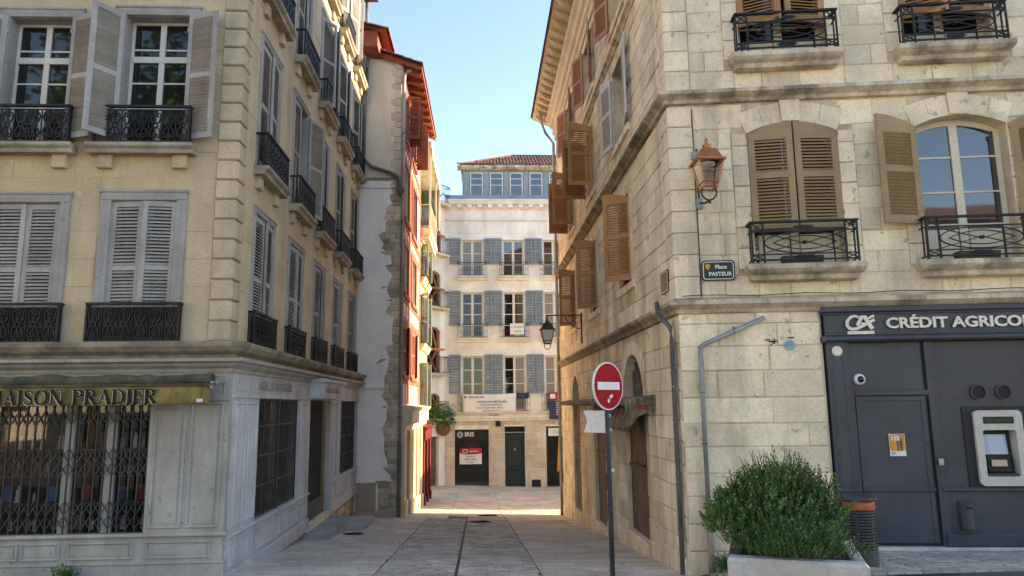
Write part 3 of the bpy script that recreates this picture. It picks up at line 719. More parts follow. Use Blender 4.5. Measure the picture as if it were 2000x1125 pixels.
# front, second floor: half open casements with folded-out shutters
for i, o in enumerate(FRONT):
    a, b, c, d = o[:4]; up = c > 4; mid_u = (a+b)/2; w = (b-a)/2
    surround(LF, o, 'frame_grey', LB, .15, c+.0)
    casement(LF, a, b, c, d, .20, LB, 'window_white', 'pane', 2, (.33, .52, .78) if up else (.3, .6), transom=.70 if up else None)
    if up:
        slab_sill(LF, a-.37, b+.22, c, LB)
        mask_iron(LF, a-.26, b+.15, c+.005, .60, .20, LB, False)
    else:
        mask_iron(LF, a-.17, b+.17, c+.01, .60, .12, LB, True)
    h = d-c-.05
    if up:
        ang = {2: (R(122), R(164)), 3: (R(150), R(162)), 5: (R(150), R(150))}[i]
        leaf(LF, a-.005, c+.10, w, h-.06, ang[0], 1, 'shutter_grey', LB, 'each' if i in (2, 3) else 'stuff', off=.06)
        leaf(LF, b+.005, c+.10, w, h-.06, ang[1], -1, 'shutter_grey', LB, 'each' if i in (2, 3) else 'stuff', off=.06)
    else:
        ang = {0: (R(14), R(-6)), 1: (R(1), R(1)), 4: (R(2), R(2))}[i]
        leaf(LF, a+.01, c+.03, w-.012, h, ang[0] if i else R(4), 1, 'shutter_grey', LB, 'each' if i == 0 else 'stuff', off=-.03, mids=(.52,))
        leaf(LF, b-.01, c+.03, w-.012, h, R(10) if i == 0 else R(1), -1, 'shutter_grey', LB, 'each' if i == 0 else 'stuff', off=-.03, mids=(.52,))
# side windows: five columns, four floors
OPEN = {(0, 0): (1, 5), (0, 1): (1, 6), (1, 0): (1, 6), (1, 1): (0, 157), (1, 2): (1, 8), (2, 1): (6, 14), (3, 3): (158, 160), (4, 3): (150, 165), (2, 2): (30, 38), (3, 2): (14, 24), (4, 2): (12, 20), (2, 3): (150, 150)}
for c in range(5):
    for f in range(4):
        o = SIDE[c*4+f]; a, b, z0, z1 = o; w = (b-a)/2
        surround(LS, o, 'frame_grey', LB, .11, z0, rise=.03)
        casement(LS, a, b, z0, z1, .20, LB, 'window_white', 'pane', 2, (.33, .66))
        if f == 0: mask_iron(LS, a-.12, b+.12, z0+.01, .60, .10, LB, True)
        else:
            slab_sill(LS, a-.20, b+.20, z0, LB, d=.26)
            mask_iron(LS, a-.13, b+.13, z0+.005, .60, .20, LB, False)
        l, r = OPEN.get((c, f), ((4, 9), (3, 12), (6, 14), (12, 20))[f])
        mode = 'stuff'
        leaf(LS, a+.008, z0+.10, w-.01, z1-z0-.14, R(l), 1, 'shutter_grey', LB, mode, off=-.01 if l < 60 else .06)
        leaf(LS, b-.008, z0+.10, w-.01, z1-z0-.14, R(r), -1, 'shutter_grey', LB, mode, off=-.01 if r < 60 else .06)

# ---- shopfront, front
SO = .10
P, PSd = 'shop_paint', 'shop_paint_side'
def sbox(F, n, u0, u1, z0, z1, o0, o1, m, c=0): return box_part(n, F, u0, u1, z0, z1, o0, o1, m, LB, c)
sbox(LF, 'frieze', -9, SO+.004, 1.66, 2.10, 0, SO, P)
sbox(LF, 'frieze_moulding', -9, SO+.03, 1.66, 1.70, SO-.01, SO+.03, P, .01)
for a, b in ((-7, -3.0), (-2.9, -.36), (-.27, .03)): panel(LF, a, b, 1.76, 2.03, SO, P, LB, 'frieze_panel', .02, .01)
sbox(LF, 'shop_wall', -1.02, SO+.002, -.22, 1.66, 0, SO-.001, P)
panel(LF, -.96, -.50, -.14, 1.56, SO, P, LB, 'pilaster_panel', .035, .024)
panel(LF, -.44, .03, -.14, 1.64, SO, P, LB, 'pilaster_panel', .035, .024)
sbox(LF, 'stall_ledge', -9, SO+.055, -.25, -.195, 0, SO+.055, P, .015)
sbox(LF, 'stall_riser', -9, SO+.001, -.60, -.252, 0, SO-.0005, P)
for a, b in ((-4.9, -3.2), (-3.05, -2.72), (-2.69, -2.15), (-2.05, -1.14), (-.97, -.06)): panel(LF, a, b, -.55, -.31, SO, P, LB, 'riser_panel', .03, .024)
sbox(LF, 'plinth_board', -9, SO+.04, -1.0, -.602, 0, SO+.035, P, .02)
sbox(LF, 'plinth_moulding', -9, SO+.055, -.625, -.585, SO-.02, SO+.05, P, .012)
# shop window with glass, posts, interior and goods
for u0, u1 in ((-5.25, -5.13), (-3.62, -3.50), (-2.26, -2.12), (-1.66, -1.52)): sbox(LF, 'window_post', u0, u1, -.195, 1.66, -.05, .03, P, .012)
for u0, u1 in ((-5.13, -3.62), (-3.5, -2.26), (-2.12, -1.66), (-1.52, -1.02)):
    ob('shop_pane', MB().box(0, u1-u0, 0, .008, 0, 1.855), 'shop_glass', LB, LF.M(u0, -.195, -.02))
it = MB(); d = .95
it.quad((-5.3,0,-.2), (-1.0,0,-.2), (-1.0,d,-.2), (-5.3,d,-.2)); it.quad((-5.3,d,-.2), (-1.0,d,-.2), (-1.0,d,1.66), (-5.3,d,1.66))
it.quad((-1.0,0,-.2), (-1.0,d,-.2), (-1.0,d,1.66), (-1.0,0,1.66)); it.quad((-5.3,0,1.66), (-1.0,0,1.66), (-1.0,d,1.66), (-5.3,d,1.66))
ob('display_recess', it, 'dark_interior', LB, LF.M())
SHZ = (-.19, .22, .60, .98)
for z in SHZ[1:]: ob('display_shelf', MB().box(0, 3.6, 0, .40, -.02, 0), 'shelf_wood', LB, LF.M(-4.7, z, -.10))
# folding grilles
def lattice(w, h, n, x_rows, bars=.0085, cross=True):
    b = MB()
    for i in range(n+1): b.box(w*i/n-bars, w*i/n+bars, -.012, .012, 0, h)
    if cross:
        for z0, z1 in x_rows:
            for i in range(n):
                x0, x1 = w*i/n, w*(i+1)/n
                b.strip([(x0, z0), (x1, z1)], .014, -.020, -.013); b.strip([(x0, z1), (x1, z0)], .014, .013, .020)
    return b
ob('folding_grille', lattice(4.1, 1.83, 33, [(z, z+.2) for z in (.04, .24, .78, .98, 1.52)]), 'grille', LB, LF.M(-5.13, -.19, .08))
# ---- shopfront, side
LSE = LEND
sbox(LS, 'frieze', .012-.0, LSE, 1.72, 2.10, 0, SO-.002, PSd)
sbox(LS, 'frieze_moulding', .0, LSE, 1.70, 1.74, SO-.02, SO+.028, PSd, .01)
for a, b in ((.25, .70), (.90, 4.0), (4.2, 4.85), (8.1, 9.2), (9.5, 11.5)): panel(LS, a, b, 1.80, 2.04, SO, PSd, LB, 'frieze_panel', .022, .01)
sbox(LS, 'door_hood', 5.15, 7.9, 1.735, 2.11, SO-.01, SO+.28, PSd)
sbox(LS, 'door_hood_cap', 5.1, 7.95, 2.085, 2.17, SO-.01, SO+.33, PSd, .02)
for a, b in ((5.3, 7.2), (7.3, 7.75)): panel(LS, a, b, 1.79, 2.04, SO+.28, PSd, LB, 'frieze_panel', .022, .01)
text(LS, 2.42, 1.845, SO+.012, 'ARTICLES RELIGIEUX', .21, 'frame_grey', LB, depth=.012, sx=1.15)
text(LS, 6.25, 1.865, SO+.29, 'MAISON PRADIER', .17, 'frame_grey', LB, depth=.012, sx=1.15)
for a, b in ((SO*.5, 1.42), (4.32, 5.28), (7.6, 9.03), (11.62, LSE)): sbox(LS, 'pilaster', a, b, -.30, 1.72, 0, SO-.001, PSd)
for a, b in ((.22, .72), (.84, 1.30), (4.45, 5.15), (7.75, 8.25), (8.4, 8.9)): panel(LS, a, b, -.2, 1.64, SO, PSd, LB, 'pilaster_panel', .04, .024)
for a, b, zz in ((-.0, 5.28, -.33), (7.6, LSE, -.33)):
    sbox(LS, 'stall_ledge', a+.02, b, zz, zz+.05, 0, SO+.05, PSd, .015)
    sbox(LS, 'stall_riser', a+.02, b, -.86, zz, 0, SO-.002, PSd)
    sbox(LS, 'plinth_board', a+.02, b, -1.08, -.82, 0, SO+.045, PSd, .015)
for a, b in ((.15, 1.30), (1.45, 2.85), (2.95, 4.3), (4.4, 5.2), (7.7, 8.4), (8.5, 9.9), (10.0, 11.6)): panel(LS, a, b, -.76, -.40, SO, PSd, LB, 'riser_panel', .03, .024)
for n, (a, b, z0, z1) in enumerate(((1.42, 4.32, -.28, 1.72), (9.03, 11.62, -.28, 1.72))):
    ob('shop_pane', MB().box(0, b-a, 0, .008, 0, z1-z0), 'pane', LB, LS.M(a, z0, -.06))
    g2 = lattice(b-a, z1-z0, 22, [], .010)
    for zz in (.02, .5, 1.0, 1.5, 1.95): g2.box(0, b-a, -.008, .008, zz, zz+.03)
    ob('folding_grille', g2, 'grille', LB, LS.M(a, z0, .03))
    ob('grille_post', MB().box((b-a)/2-.02, (b-a)/2+.02, -.02, .03, 0, z1-z0), 'grille', LB, LS.M(a, z0, .04))
# door with mesh roller shutter
ob('door_recess', MB().box(5.28, 7.6, .10, .12, -1.05, 1.74), 'dark_interior', LB, LS.M())
rs = MB(); nx, nz = 26, 34; w, h = 2.2, 2.3
for i in range(nx):
    for s_ in (0, 1):
        rs.strip([(w*(i+((q+s_) % 2))/nx, h*q/nz) for q in range(nz+1)], .011, -.01+.006*s_, -.005+.006*s_)
ob('roller_mesh', rs, 'grille', LB, LS.M(5.34, -.60, -.02))
for k in range(5): sbox(LS, 'roller_slat', 5.34, 7.54, -1.0+k*.085, -1.0+k*.085+.075, -.03, -.005, 'grille', .01)
sbox(LS, 'threshold', 5.28, 7.6, -1.35, -1.0, 0, SO+.02, 'stone')
# stone footing under the boards
masonry(LS, LB, 'rubble', .05, LSE, -2.2, -1.06, .2, (.3, .6), [(5.2, 7.65, -2, -.9)], 0, 'footing', proud=.04, joint=.015, seed=33, hvar=.2)
box_part('doorstep', LS, 5.05, 7.7, -1.62, -1.13, SO-.04, .62, 'slab_grey', LB, .015)
box_part('doorstep', LS, 7.2, 9.3, -1.75, -1.37, .40, 1.0, 'slab_grey', LB, .015)
# gutter pipe at the far end of the side
# ---- awning over the shop window
AW = thing('awning', 'stained olive shop awning rolled up over the shop window with black lettering', 'awning', LF.P(-2.5, 1.6, .5), )
roll = MB()
n = 40
for k in range(12):
    a = 2*math.pi*k/12
    for i in range(n+1):
        u = lerp(-6, -.06, i/n); r = .085*(1+.14*math.sin(i*1.7)*math.sin(i*.43)+.05*math.sin(i*3.1+k))
        roll.v.append((u, -.40+r*1.5*math.cos(a)-.02*math.sin(i*.6), 1.95+r*math.sin(a)-.012*math.cos(i*.9)))
for k in range(12):
    for i in range(n): roll.f.append((k*(n+1)+i, k*(n+1)+i+1, ((k+1) % 12)*(n+1)+i+1, ((k+1) % 12)*(n+1)+i))
roll.f += [tuple(k*(n+1) for k in range(12)), tuple(k*(n+1)+n for k in range(11, -1, -1))]
ob('canvas_roll', roll, 'awning_roll', AW, LF.M(), smooth=True)
val = MB()
for zi in range(5):
    for i in range(n+1):
        u = lerp(-6, -.03, i/n); val.v.append((u, -.53-.012*math.sin(i*1.1)*zi/4-.006*zi, 1.885-zi*.069))
for zi in range(4):
    for i in range(n): val.f.append((zi*(n+1)+i, (zi+1)*(n+1)+i, (zi+1)*(n+1)+i+1, zi*(n+1)+i+1))
vo = ob('valance', val, 'awning', AW, LF.M(), smooth=True)
md = vo.modifiers.new('thickness', 'SOLIDIFY'); md.thickness = .006
ob('front_bar', MB().box(-6, -.0, -.555, -.50, 1.87, 1.905), 'awning_roll', AW, LF.M())
ob('arm_bracket', MB().box(-.02, .03, -.5, -.06, 1.91, 1.935).box(-.03, .005, -.55, -.50, 1.83, 1.93).lathe([(.022, -.03), (.022, .03)], 10, (.03, -.46, 1.92)), 'zinc', AW, LF.M())
ob('arm_bracket', MB().box(-6.1, -6.0, -.5, -.06, 1.90, 1.95), 'window_white', AW, LF.M())
sb, sw = serif_text('MAISON PRADIER', .225, .004)
k = 2.10/(sw - SERIF['M'][0]*.225)
ob('lettering', sb, 'letter_black', AW, LF.M(-.745-sw*k, 1.625, .572) @ SC(k, 1, .90), stuff=True)
wb, _ = serif_text('MAISON PRADIER', .225, .003)
ob('lettering_shadow', wb, 'letter', AW, LF.M(-.745-sw*k-.009, 1.618, .568) @ SC(k, 1, .90), stuff=True)
ob('maker_label', MB().box(0, .09, -.004, 0, 0, .05), 'letter', AW, LF.M(-.20, 1.64, .565))
# ---- goods in the window
rg = random.Random(5)
def statuette(x, z, h, m, label):
    r = h*.17
    b = MB().lathe([(r*1.1, 0), (r*1.1, h*.06), (r*.95, h*.08), (r, h*.3), (r*.75, h*.55), (r*.95, h*.68), (r*.7, h*.78), (r*.3, h*.80), (r*.45, h*.86), (r*.48, h*.93), (r*.2, h)], 10, sq=.75)
    tag(ob('statuette', b, m, M=LF.M(x, z, -.16-rg.uniform(0, .15)), smooth=True), label, 'statuette', label+'s')
def picture(x, z, w, h, m, label, lean=.18):
    M = LF.M(x, z, -.34) @ RX(-lean)
    t = thing('framed_picture', label, 'picture', group=label+'s', M=M)
    b = MB()
    for a, c, e, g_ in ((0, w, 0, .02), (0, w, h-.02, h), (0, .02, .02, h-.02), (w-.02, w, .02, h-.02)): b.box(a, c, -.015, .01, e, g_)
    ob('frame', b, 'shelf_wood', t, M); ob('picture_face', MB().box(.02, w-.02, -.004, .006, .02, h-.02), m, t, M)
def book(x, z, w, h, m, label):
    M = LF.M(x, z, -.34) @ RX(-.12)
    t = thing('book', label, 'book', group=label+'s', M=M)
    ob('cover', MB().box(0, w, -.03, -.026, 0, h).box(0, w, -.004, 0, 0, h).box(0, .004, -.026, -.004, 0, h), m, t, M); ob('pages', MB().box(.004, w-.006, -.026, -.004, .004, h-.004), 'good_b', t, M)
SHN = ('floor', 'lowest shelf', 'middle shelf', 'top shelf')
for zi, z in enumerate(SHZ):
    x = -4.6; where = ' on the '+SHN[zi]+' of the grilled shop window'
    while x < -1.15:
        q = rg.random()
        if q < .5:
            m_ = rg.choice(('good_b', 'good_a', 'good_b')); statuette(x+.05, z, rg.uniform(.14, .27), m_, {'good_b': 'small pale', 'good_a': 'small brown'}[m_]+' statuette'+where); x += rg.uniform(.12, .2)
        elif q < .72:
            m_ = rg.choice(('good_c', 'good_d', 'good_b')); picture(x, z, .17, rg.uniform(.2, .26), m_, {'good_c': 'blue', 'good_d': 'red', 'good_b': 'pale'}[m_]+' framed picture leaning'+where); x += .25
        else:
            m_ = rg.choice(('good_c', 'good_a', 'good_d')); book(x, z, .13, rg.uniform(.17, .22), m_, {'good_c': 'blue', 'good_d': 'red', 'good_a': 'brown'}[m_]+' book propped upright'+where); x += .2
        x += rg.uniform(0, .12)
# ------------------------------------------------------------------ right corner house (pale limestone, bank on the ground floor)
RB = thing('stone_corner_house', 'pale limestone corner house with brown shutters and a dark bank front', 'house', (cR.x, cR.y, gz(cR.x, cR.y)))
REND = -16.0; RTOP = 12.3
ZC1, ZC2, ZC3 = 3.0, 6.36, 9.32                        # string courses
FRW = [(1.20, 2.56, 3.55, 5.90), (3.73, 5.09, 3.55, 5.90), (6.26, 7.62, 3.55, 5.90)]
FRW2 = [(1.17, 2.53, 6.98, 9.05), (3.70, 5.06, 6.98, 9.05), (6.23, 7.59, 6.98, 9.05)]
BANK = (2.10, 9.0, -.9, 2.94)
wall('wall', RF, -0.0, 10, -2, RTOP, FRW+FRW2+[BANK+(.22,)], 'stone_joint', RB, .28)
SW1 = [(-3.1-1.25-4.12*k, -3.1-4.12*k, 3.95, 5.75) for k in range(3)]
SW2 = [(-3.05-1.3-4.1*k, -3.05-4.1*k, 7.15, 8.85) for k in range(3)]
SW3 = [(-3.1-1.3-4.0*k, -3.1-4.0*k, 9.95, 11.45) for k in range(3)]
DOORS = [(-4.35, -2.45, -2.4, 2.50, .32), (-8.55, -6.75, -2.4, 1.55, .28), (-12.75, -11.15, -2.6, 2.40, .28)]
wall('wall', RS, REND, 0, -4, RTOP, SW1+SW2+SW3+DOORS, 'stone_joint', RB, .28)
kr = lambda F: (lambda o: (F.P(o[0]+o[2]/2, o[1])-CAM).length/ (o[2]*o[3])**.25)
frp = [(a-.0, b+.0, c-.0, d+.0) for a, b, c, d in FRW+FRW2]
# dressed stone jambs round the openings, then courses between
def jambs(F, a, b, z0, z1, h, w, m, seed):
    rnd = random.Random(seed); z = z0; k = 0
    while z < z1-.05:
        hh = min(h, z1-z)
        for s_, u in ((-1, a), (1, b)):
            ww = .25
            u0, u1 = (u-ww, u) if s_ < 0 else (u, u+ww)
            ob('jamb_stone', cached(('jst', k % 3, m), lambda: unit_block(70+k % 3, (.03, .03)).mesh('jamb_stone')), m, RB, F.M(u0+.004, z+.004, .03) @ SC(u1-u0-.008, .05, hh-.008))
        z += hh; k += 1
def seg_arch(F, a, b, z1, rise, m, depth=.28, n=5, thick=.33, key=True):
    """segmental arch: spandrel fill below the opening head plus wedge stones"""
    w = b-a; A = lambda x: z1-rise+rise*(1-((x-w/2)/(w/2))**2)
    for sgn in (0, 1):
        xs = [w/2*i/8 if not sgn else w-w/2*i/8 for i in range(9)]
        pl = [(x, A(x)) for x in xs]+[(w/2, z1+.01), (0 if not sgn else w, z1+.01)]
        ob('arch_spandrel', MB().prism(pl, -.028, depth), m, RB, F.M(a, 0, 0))
    for i in range(n):
        x0, x1 = -.02+(w+.04)*i/n, -.02+(w+.04)*(i+1)/n; fan = .16
        f = lambda x: (x-w/2)*fan
        t = thick*(1.25 if i == n//2 and key else 1)
        e = lambda x: A(min(max(x, 0), w))
        ob('voussoir', MB().prism([(x0+.004, e(x0)+.012), (x1-.004, e(x1)+.012), (x1-.004+f(x1), e(x1)+t), (x0+.004+f(x0), e(x0)+t)], -.020-(.03 if i == n//2 and key else 0), .02), m, RB, F.M(a, 0, 0))
for i, (a, b, c, d) in enumerate(FRW):
    jambs(RF, a, b, c, d-.17, .33, .19, 'stone', 3+i); seg_arch(RF, a, b, d, .17, 'stone')
for i, (a, b, c, d) in enumerate(FRW2): jambs(RF, a, b, c, d, .33, .19, 'stone', 13+i)
mask = [(a-.25, b+.25, c-.0, d-.16) for a, b, c, d in FRW]+[(a-.06, b+.06, d-.2, d+.30) for a, b, c, d in FRW]+[(a-.25, b+.25, c, d) for a, b, c, d in FRW2]+[(2.08, 12, -2, 2.96), (.0, .36, 3.1, 6.2), (0, .36, 6.5, 9.2)]
masonry(RF, RB, 'stone', .0, 8.5, -1.3, 2.90, .36, (.5, 1.05), mask, 60, seed=41, key=kr(RF), hvar=.12, joint=.010, proud=.017)
masonry(RF, RB, 'stone', .36, 8.5, 3.12, 6.22, .335, (.36, .85), mask, 110, seed=42, key=kr(RF), hvar=.06, joint=.009, proud=.016)
masonry(RF, RB, 'stone', .36, 8.5, 6.48, RTOP, .335, (.36, .85), mask, 70, seed=43, key=kr(RF), hvar=.06, joint=.009, proud=.016)
# corner chain of dressed stones
def corner_chain(z0, z1, h, seed):
    rnd = random.Random(seed); z = z0; k = 0
    while z < z1-.05:
        hh = min(h, z1-z)
        def mk():
            b = MB(); n1, n2, d1, d2 = RF.n, RS.n, RF.d, RS.d; o = (n1+n2)/(1+n1.dot(n2)); pr = .034; c = .010; H = hh-.010
            la, lb = (.36, .30) if k % 2 else (.355, .45)
            def ring(off, zz, i): return [Vector((p.x, p.y, zz)) for p in (d2*(-lb+i)+n2*-.01, d2*(-lb+i)+n2*off, o*off, d1*(la-i)+n1*off, d1*(la-i)+n1*-.01)]
            for r_ in (ring(pr-c, 0, .003), ring(pr, c, .003+c), ring(pr, H-c, .003+c), ring(pr-c, H, .003)): b.v += [tuple(p) for p in r_]
            for i in range(3):
                for j in range(4): b.f.append((i*5+j, i*5+j+1, i*5+j+6, i*5+j+5))
            b.f += [(4, 3, 2, 1, 0), (15, 16, 17, 18, 19)]; return b.mesh('quoin')
        ob('quoin', cached(('Rq', k % 2, round(hh, 3)), mk), 'stone', RB, T((cR.x, cR.y, z))); z += hh; k += 1
corner_chain(3.12, 6.22, .345, 1); corner_chain(6.48, RTOP, .345, 2)
smask = [(a-.22, b+.22, c-.22, d+.25) for a, b, c, d in SW1+SW2+SW3]+[(o[0]-.0, o[1]+.0, o[2], o[3]+.0) for o in DOORS]
def sground(u): p = RS.P(u, 0); return gz(p.x, p.y)-.15
masonry(RS, RB, 'stone_side', REND, -.012, -2.7, 2.88, .36, (.55, 1.1), smask, 50, seed=51, key=kr(RS), hvar=.1, joint=.012, proud=.02, ground=sground)
masonry(RS, RB, 'stone_side', REND, -.46, 3.12, 6.22, .335, (.5, 1.0), smask, 45, seed=52, key=kr(RS), hvar=.06, joint=.010, proud=.017)
masonry(RS, RB, 'stone_side', REND, -.46, 6.48, 9.26, .335, (.5, 1.0), smask, 25, seed=53, key=kr(RS), hvar=.06, joint=.010, proud=.017)
masonry(RS, RB, 'stone_side', REND, -.46, 9.4, RTOP-.5, .335, (.5, 1.0), smask, 0, seed=54, key=kr(RS), hvar=.06, joint=.010, proud=.017)
# plinth stones along the foot of the side
for k in range(24):
    u0, u1 = -.05-.66*(k+1), -.05-.66*k
    if any(u1 > o[0] and u0 < o[1] for o in DOORS): continue
    z = sground((u0+u1)/2); box_part('plinth_stone', RS, u0+.005, u1-.005, z-.1, z+.42+.04*(k % 2), -.01, .06, 'stone_side', RB, .014)
planR = [RS.P(REND, 0), RS.P(0, 0), RF.P(10, 0)]
planRs, planRf = [RS.P(REND, 0), RS.P(-.0, 0)], None
prof = lambda z, d, h: [(0, z-h*.55), (d*.35, z-h*.5), (d*.45, z-h*.25), (d*.8, z-h*.05), (d, z+h*.05), (d, z+h*.32), (d*.85, z+h*.38), (0, z+h*.5)]
def cornice(F, us, z, d, h, m, first):
    for k, (a, b) in enumerate(zip(us, us[1:])):
        pl = [F.P(a+.003, 0), F.P(b-.003, 0)]
        ob('cornice_stone', MB().sweep(pl, prof(z, d, h)), m, RB)
for z, d, h in ((ZC1, .17, .22), (ZC2, .19, .21)):
    us = [-1.1]; 
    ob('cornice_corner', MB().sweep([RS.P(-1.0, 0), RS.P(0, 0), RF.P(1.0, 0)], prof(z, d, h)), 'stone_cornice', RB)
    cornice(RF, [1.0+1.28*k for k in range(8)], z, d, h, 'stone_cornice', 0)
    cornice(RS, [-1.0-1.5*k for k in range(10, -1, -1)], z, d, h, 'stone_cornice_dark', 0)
cornice(RS, [-1.0*k-.0 for k in range(16, -1, -1)], ZC3, .12, .16, 'stone_cornice', 0)
cornice(RF, [1.3*k for k in range(0, 8)], ZC3, .12, .16, 'stone_cornice', 0)
# top entablature and eaves
ob('top_cornice', MB().sweep(planR, [(0, 11.75), (.06, 11.75), (.07, 11.95), (.13, 12.0), (.14, 12.2), (.22, 12.26), (.26, 12.42), (.36, 12.52), (.38, 12.64), (0, 12.66)]), 'soffit', RB)
EV = 13.0; OV = .85
eave = [RS.P(REND-.95, 0), RS.P(0, 0), RF.P(10, 0)]
rf = MB(); rise = .38
sw_ = lambda off, z: MB().sweep(eave, [(-.3, z+.0), (off, z+.0)], False)
ob('soffit', MB().sweep(eave, [(0, 12.62), (OV, EV)], False), 'soffit', RB)
hip = RS.P(REND-.95, 0)
ob('soffit_end', MB().quad(RS.P(REND-.95, EV, OV), RS.P(REND-.95, EV, -8), RS.P(REND+.0, 12.62, -8), RS.P(REND, 12.62, 0)), 'soffit', RB)
nr = 30
for k in range(nr):
    u = -.2-.56*k
    b = MB(); b.prism([(0, 0), (0, .14), (-OV+.06, .14+.0), (-OV+.06, .07), (-OV+.16, 0)], -.05, .05)
    M = RS.M(u, 12.66, 0) @ RZ(R(-90)) @ SC(-1, 1, 1)
    q = MB(); q.v = [(-.05, 0, -.12), (.05, 0, -.12), (.05, -OV*.72, .10), (-.05, -OV*.72, .10), (-.05, -OV*.93, .30), (.05, -OV*.93, .30), (.05, 0, .06), (-.05, 0, .06)]
    q.f = [(0,1,2,3), (3,2,5,4), (4,5,6,7), (0,3,4,7), (1,6,5,2)]
    ob('rafter_end', cached('rafter', lambda: q.mesh('rafter_end')), 'soffit', RB, RS.M(u, 12.63, 0))
ob('roof', MB().sweep(eave, [(OV+.03, EV+.01), (OV+.03, EV+.05), (-7.5, EV+3.2)], False).quad(RS.P(REND-.97, EV+.03, OV), RS.P(REND-.97, EV+.03, -16), RS.P(REND+7, EV+3.2, -16), RS.P(REND+7, EV+3.2, -7.5)), 'tile', RB)
tj = MB()
for k in range(int((17.3)/.2)):
    u = .2-.2*k; p = RS.P(u, 0)
    for r_ in (0,):
        n = 5; base = len(tj.v)
        for yy, zz in ((-OV-.07, EV+.03), (-OV+1.5, EV+.66)):
            for q in range(n): a = math.pi*q/(n-1); tj.v.append((u+.085*math.cos(a), yy, zz+.075*math.sin(a)+.01))
        for q in range(n-1): tj.f.append((base+q, base+q+1, base+n+q+1, base+n+q))
        tj.f.append(tuple(base+q for q in range(n)))
ob('roof_tiles', tj, 'tile', RB, RS.M(), stuff=True)
rw = RS.P(REND, 0)
ob('rear_wall', MB().quad(RS.P(REND, -5, 0), RS.P(REND, -5, -14), RS.P(REND, 12.7, -14), RS.P(REND, 12.7, 0)).quad(RS.P(REND, -5, -14), RF.P(16, -5, -4), RF.P(16, 12.7, -4), RS.P(REND, 12.7, -14)), 'stone_side', RB)
# ---- front windows, shutters, balconies
for i, (a, b, c, d) in enumerate(FRW):
    w = (b-a)/2
    casement(RF, a, b, c, d-.005, .20, RB, 'window_cream', 'pane_bright', 2, (.28, .50, .74), fw=.075, arch=.17)
    ob('kick_panel', MB().cbox(.12, w-.08, 0, .03, .1, .58, .012).cbox(w+.08, 2*w-.12, 0, .03, .1, .58, .012), 'window_cream', RB, RF.M(a, c, -.19))
    ob('balcony_slab', cached(('corb', 1), lambda: corbel_sill(1.72, .30, .24).mesh('balcony_slab')), 'stone_cornice', RB, RF.M(a-.18, c-.21, 0))
    ob('balcony_railing', cached('oval', lambda: oval_railing(1.54, .66, .24)), 'iron', RB, RF.M(a-.09, c+.03, .25))
    zc = 4.17; h = d-.02-zc
    if i == 0:
        leaf(RF, a+.0, zc, w-.012, h, R(6), 1, 'shutter_olive', RB, 'each', arch=(.17, 0), off=.02, sp=.050, arm=.10)
        leaf(RF, b-.0, zc, w-.012, h, R(3), -1, 'shutter_olive', RB, 'each', arch=(.17, 0), off=.02, sp=.050, arm=.10)
    else:
        leaf(RF, a-.02, zc, w-.012, h, R(166), 1, 'shutter_olive', RB, 'each' if i == 1 else 'stuff', arch=(.17, 0), off=.07, sp=.050, arm=.10)
        leaf(RF, b+.02, zc, w-.012, h, R(150), -1, 'shutter_olive', RB, 'each' if i == 1 else 'stuff', arch=(.17, 0), off=.07, sp=.050, arm=.10)
for i, (a, b, c, d) in enumerate(FRW2):
    w = (b-a)/2
    casement(RF, a, b, c, d, .20, RB, 'window_cream', 'pane', 2, (.30, .6), fw=.08)
    ob('kick_panel', MB().cbox(.12, w-.08, 0, .03, .1, .40, .012).cbox(w+.08, 2*w-.12, 0, .03, .1, .40, .012), 'window_cream', RB, RF.M(a, c, -.19))
    ob('balcony_slab', CACHE[('corb', 1)], 'stone_cornice', RB, RF.M(a-.18, c-.24, 0))
    ob('balcony_railing', CACHE['oval'], 'iron', RB, RF.M(a-.09, c-.0, .25))
    leaf(RF, a, 7.52, w-.012, d-7.54, R(20), 1, 'shutter_brown', RB, 'stuff', off=.02, sp=.05, arm=.10)
    leaf(RF, b, 7.52, w-.012, d-7.54, R(12), -1, 'shutter_brown', RB, 'stuff', off=.02, sp=.05, arm=.10)
# ---- side windows
for k in range(3):
    for row, (o, m1) in enumerate(((SW1[k], 'shutter_brown'), (SW2[k], 'shutter_white' if k == 0 else 'shutter_brown'), (SW3[k], 'shutter_pink'))):
        a, b, c, d = o; w = (b-a)/2; arch = (.14, 0) if row < 2 else None
        ob('window_stone', MB().cbox(a-.2, a+.0, -.035, .02, c-.0, d, .01).cbox(b-.0, b+.2, -.035, .02, c-.0, d, .01).cbox(a-.2, b+.2, -.037, .02, d, d+.23, .01).cbox(a-.22, b+.22, -.05, .02, c-.16, c, .012), 'stone_side', RB, RS.M())
        casement(RS, a, b, c, d, .20, RB, 'window_cream', 'pane', 2, (.33, .66))
        if row == 0: an, of = (R(6), R(56)), -.02
        elif row == 1: an, of = ((R(168), R(170)) if k == 0 else (R(86), R(90))), .06
        else: an, of = (R(160), R(168)), .06
        leaf(RS, a, c+.02, w-.01, d-c+.02, an[0], 1, m1, RB, 'stuff', arch=arch, off=of, sp=.05, arm=.085)
        leaf(RS, b, c+.02, w-.01, d-c+.02, an[1], -1, m1, RB, 'stuff', arch=arch, off=of, sp=.05, arm=.085)
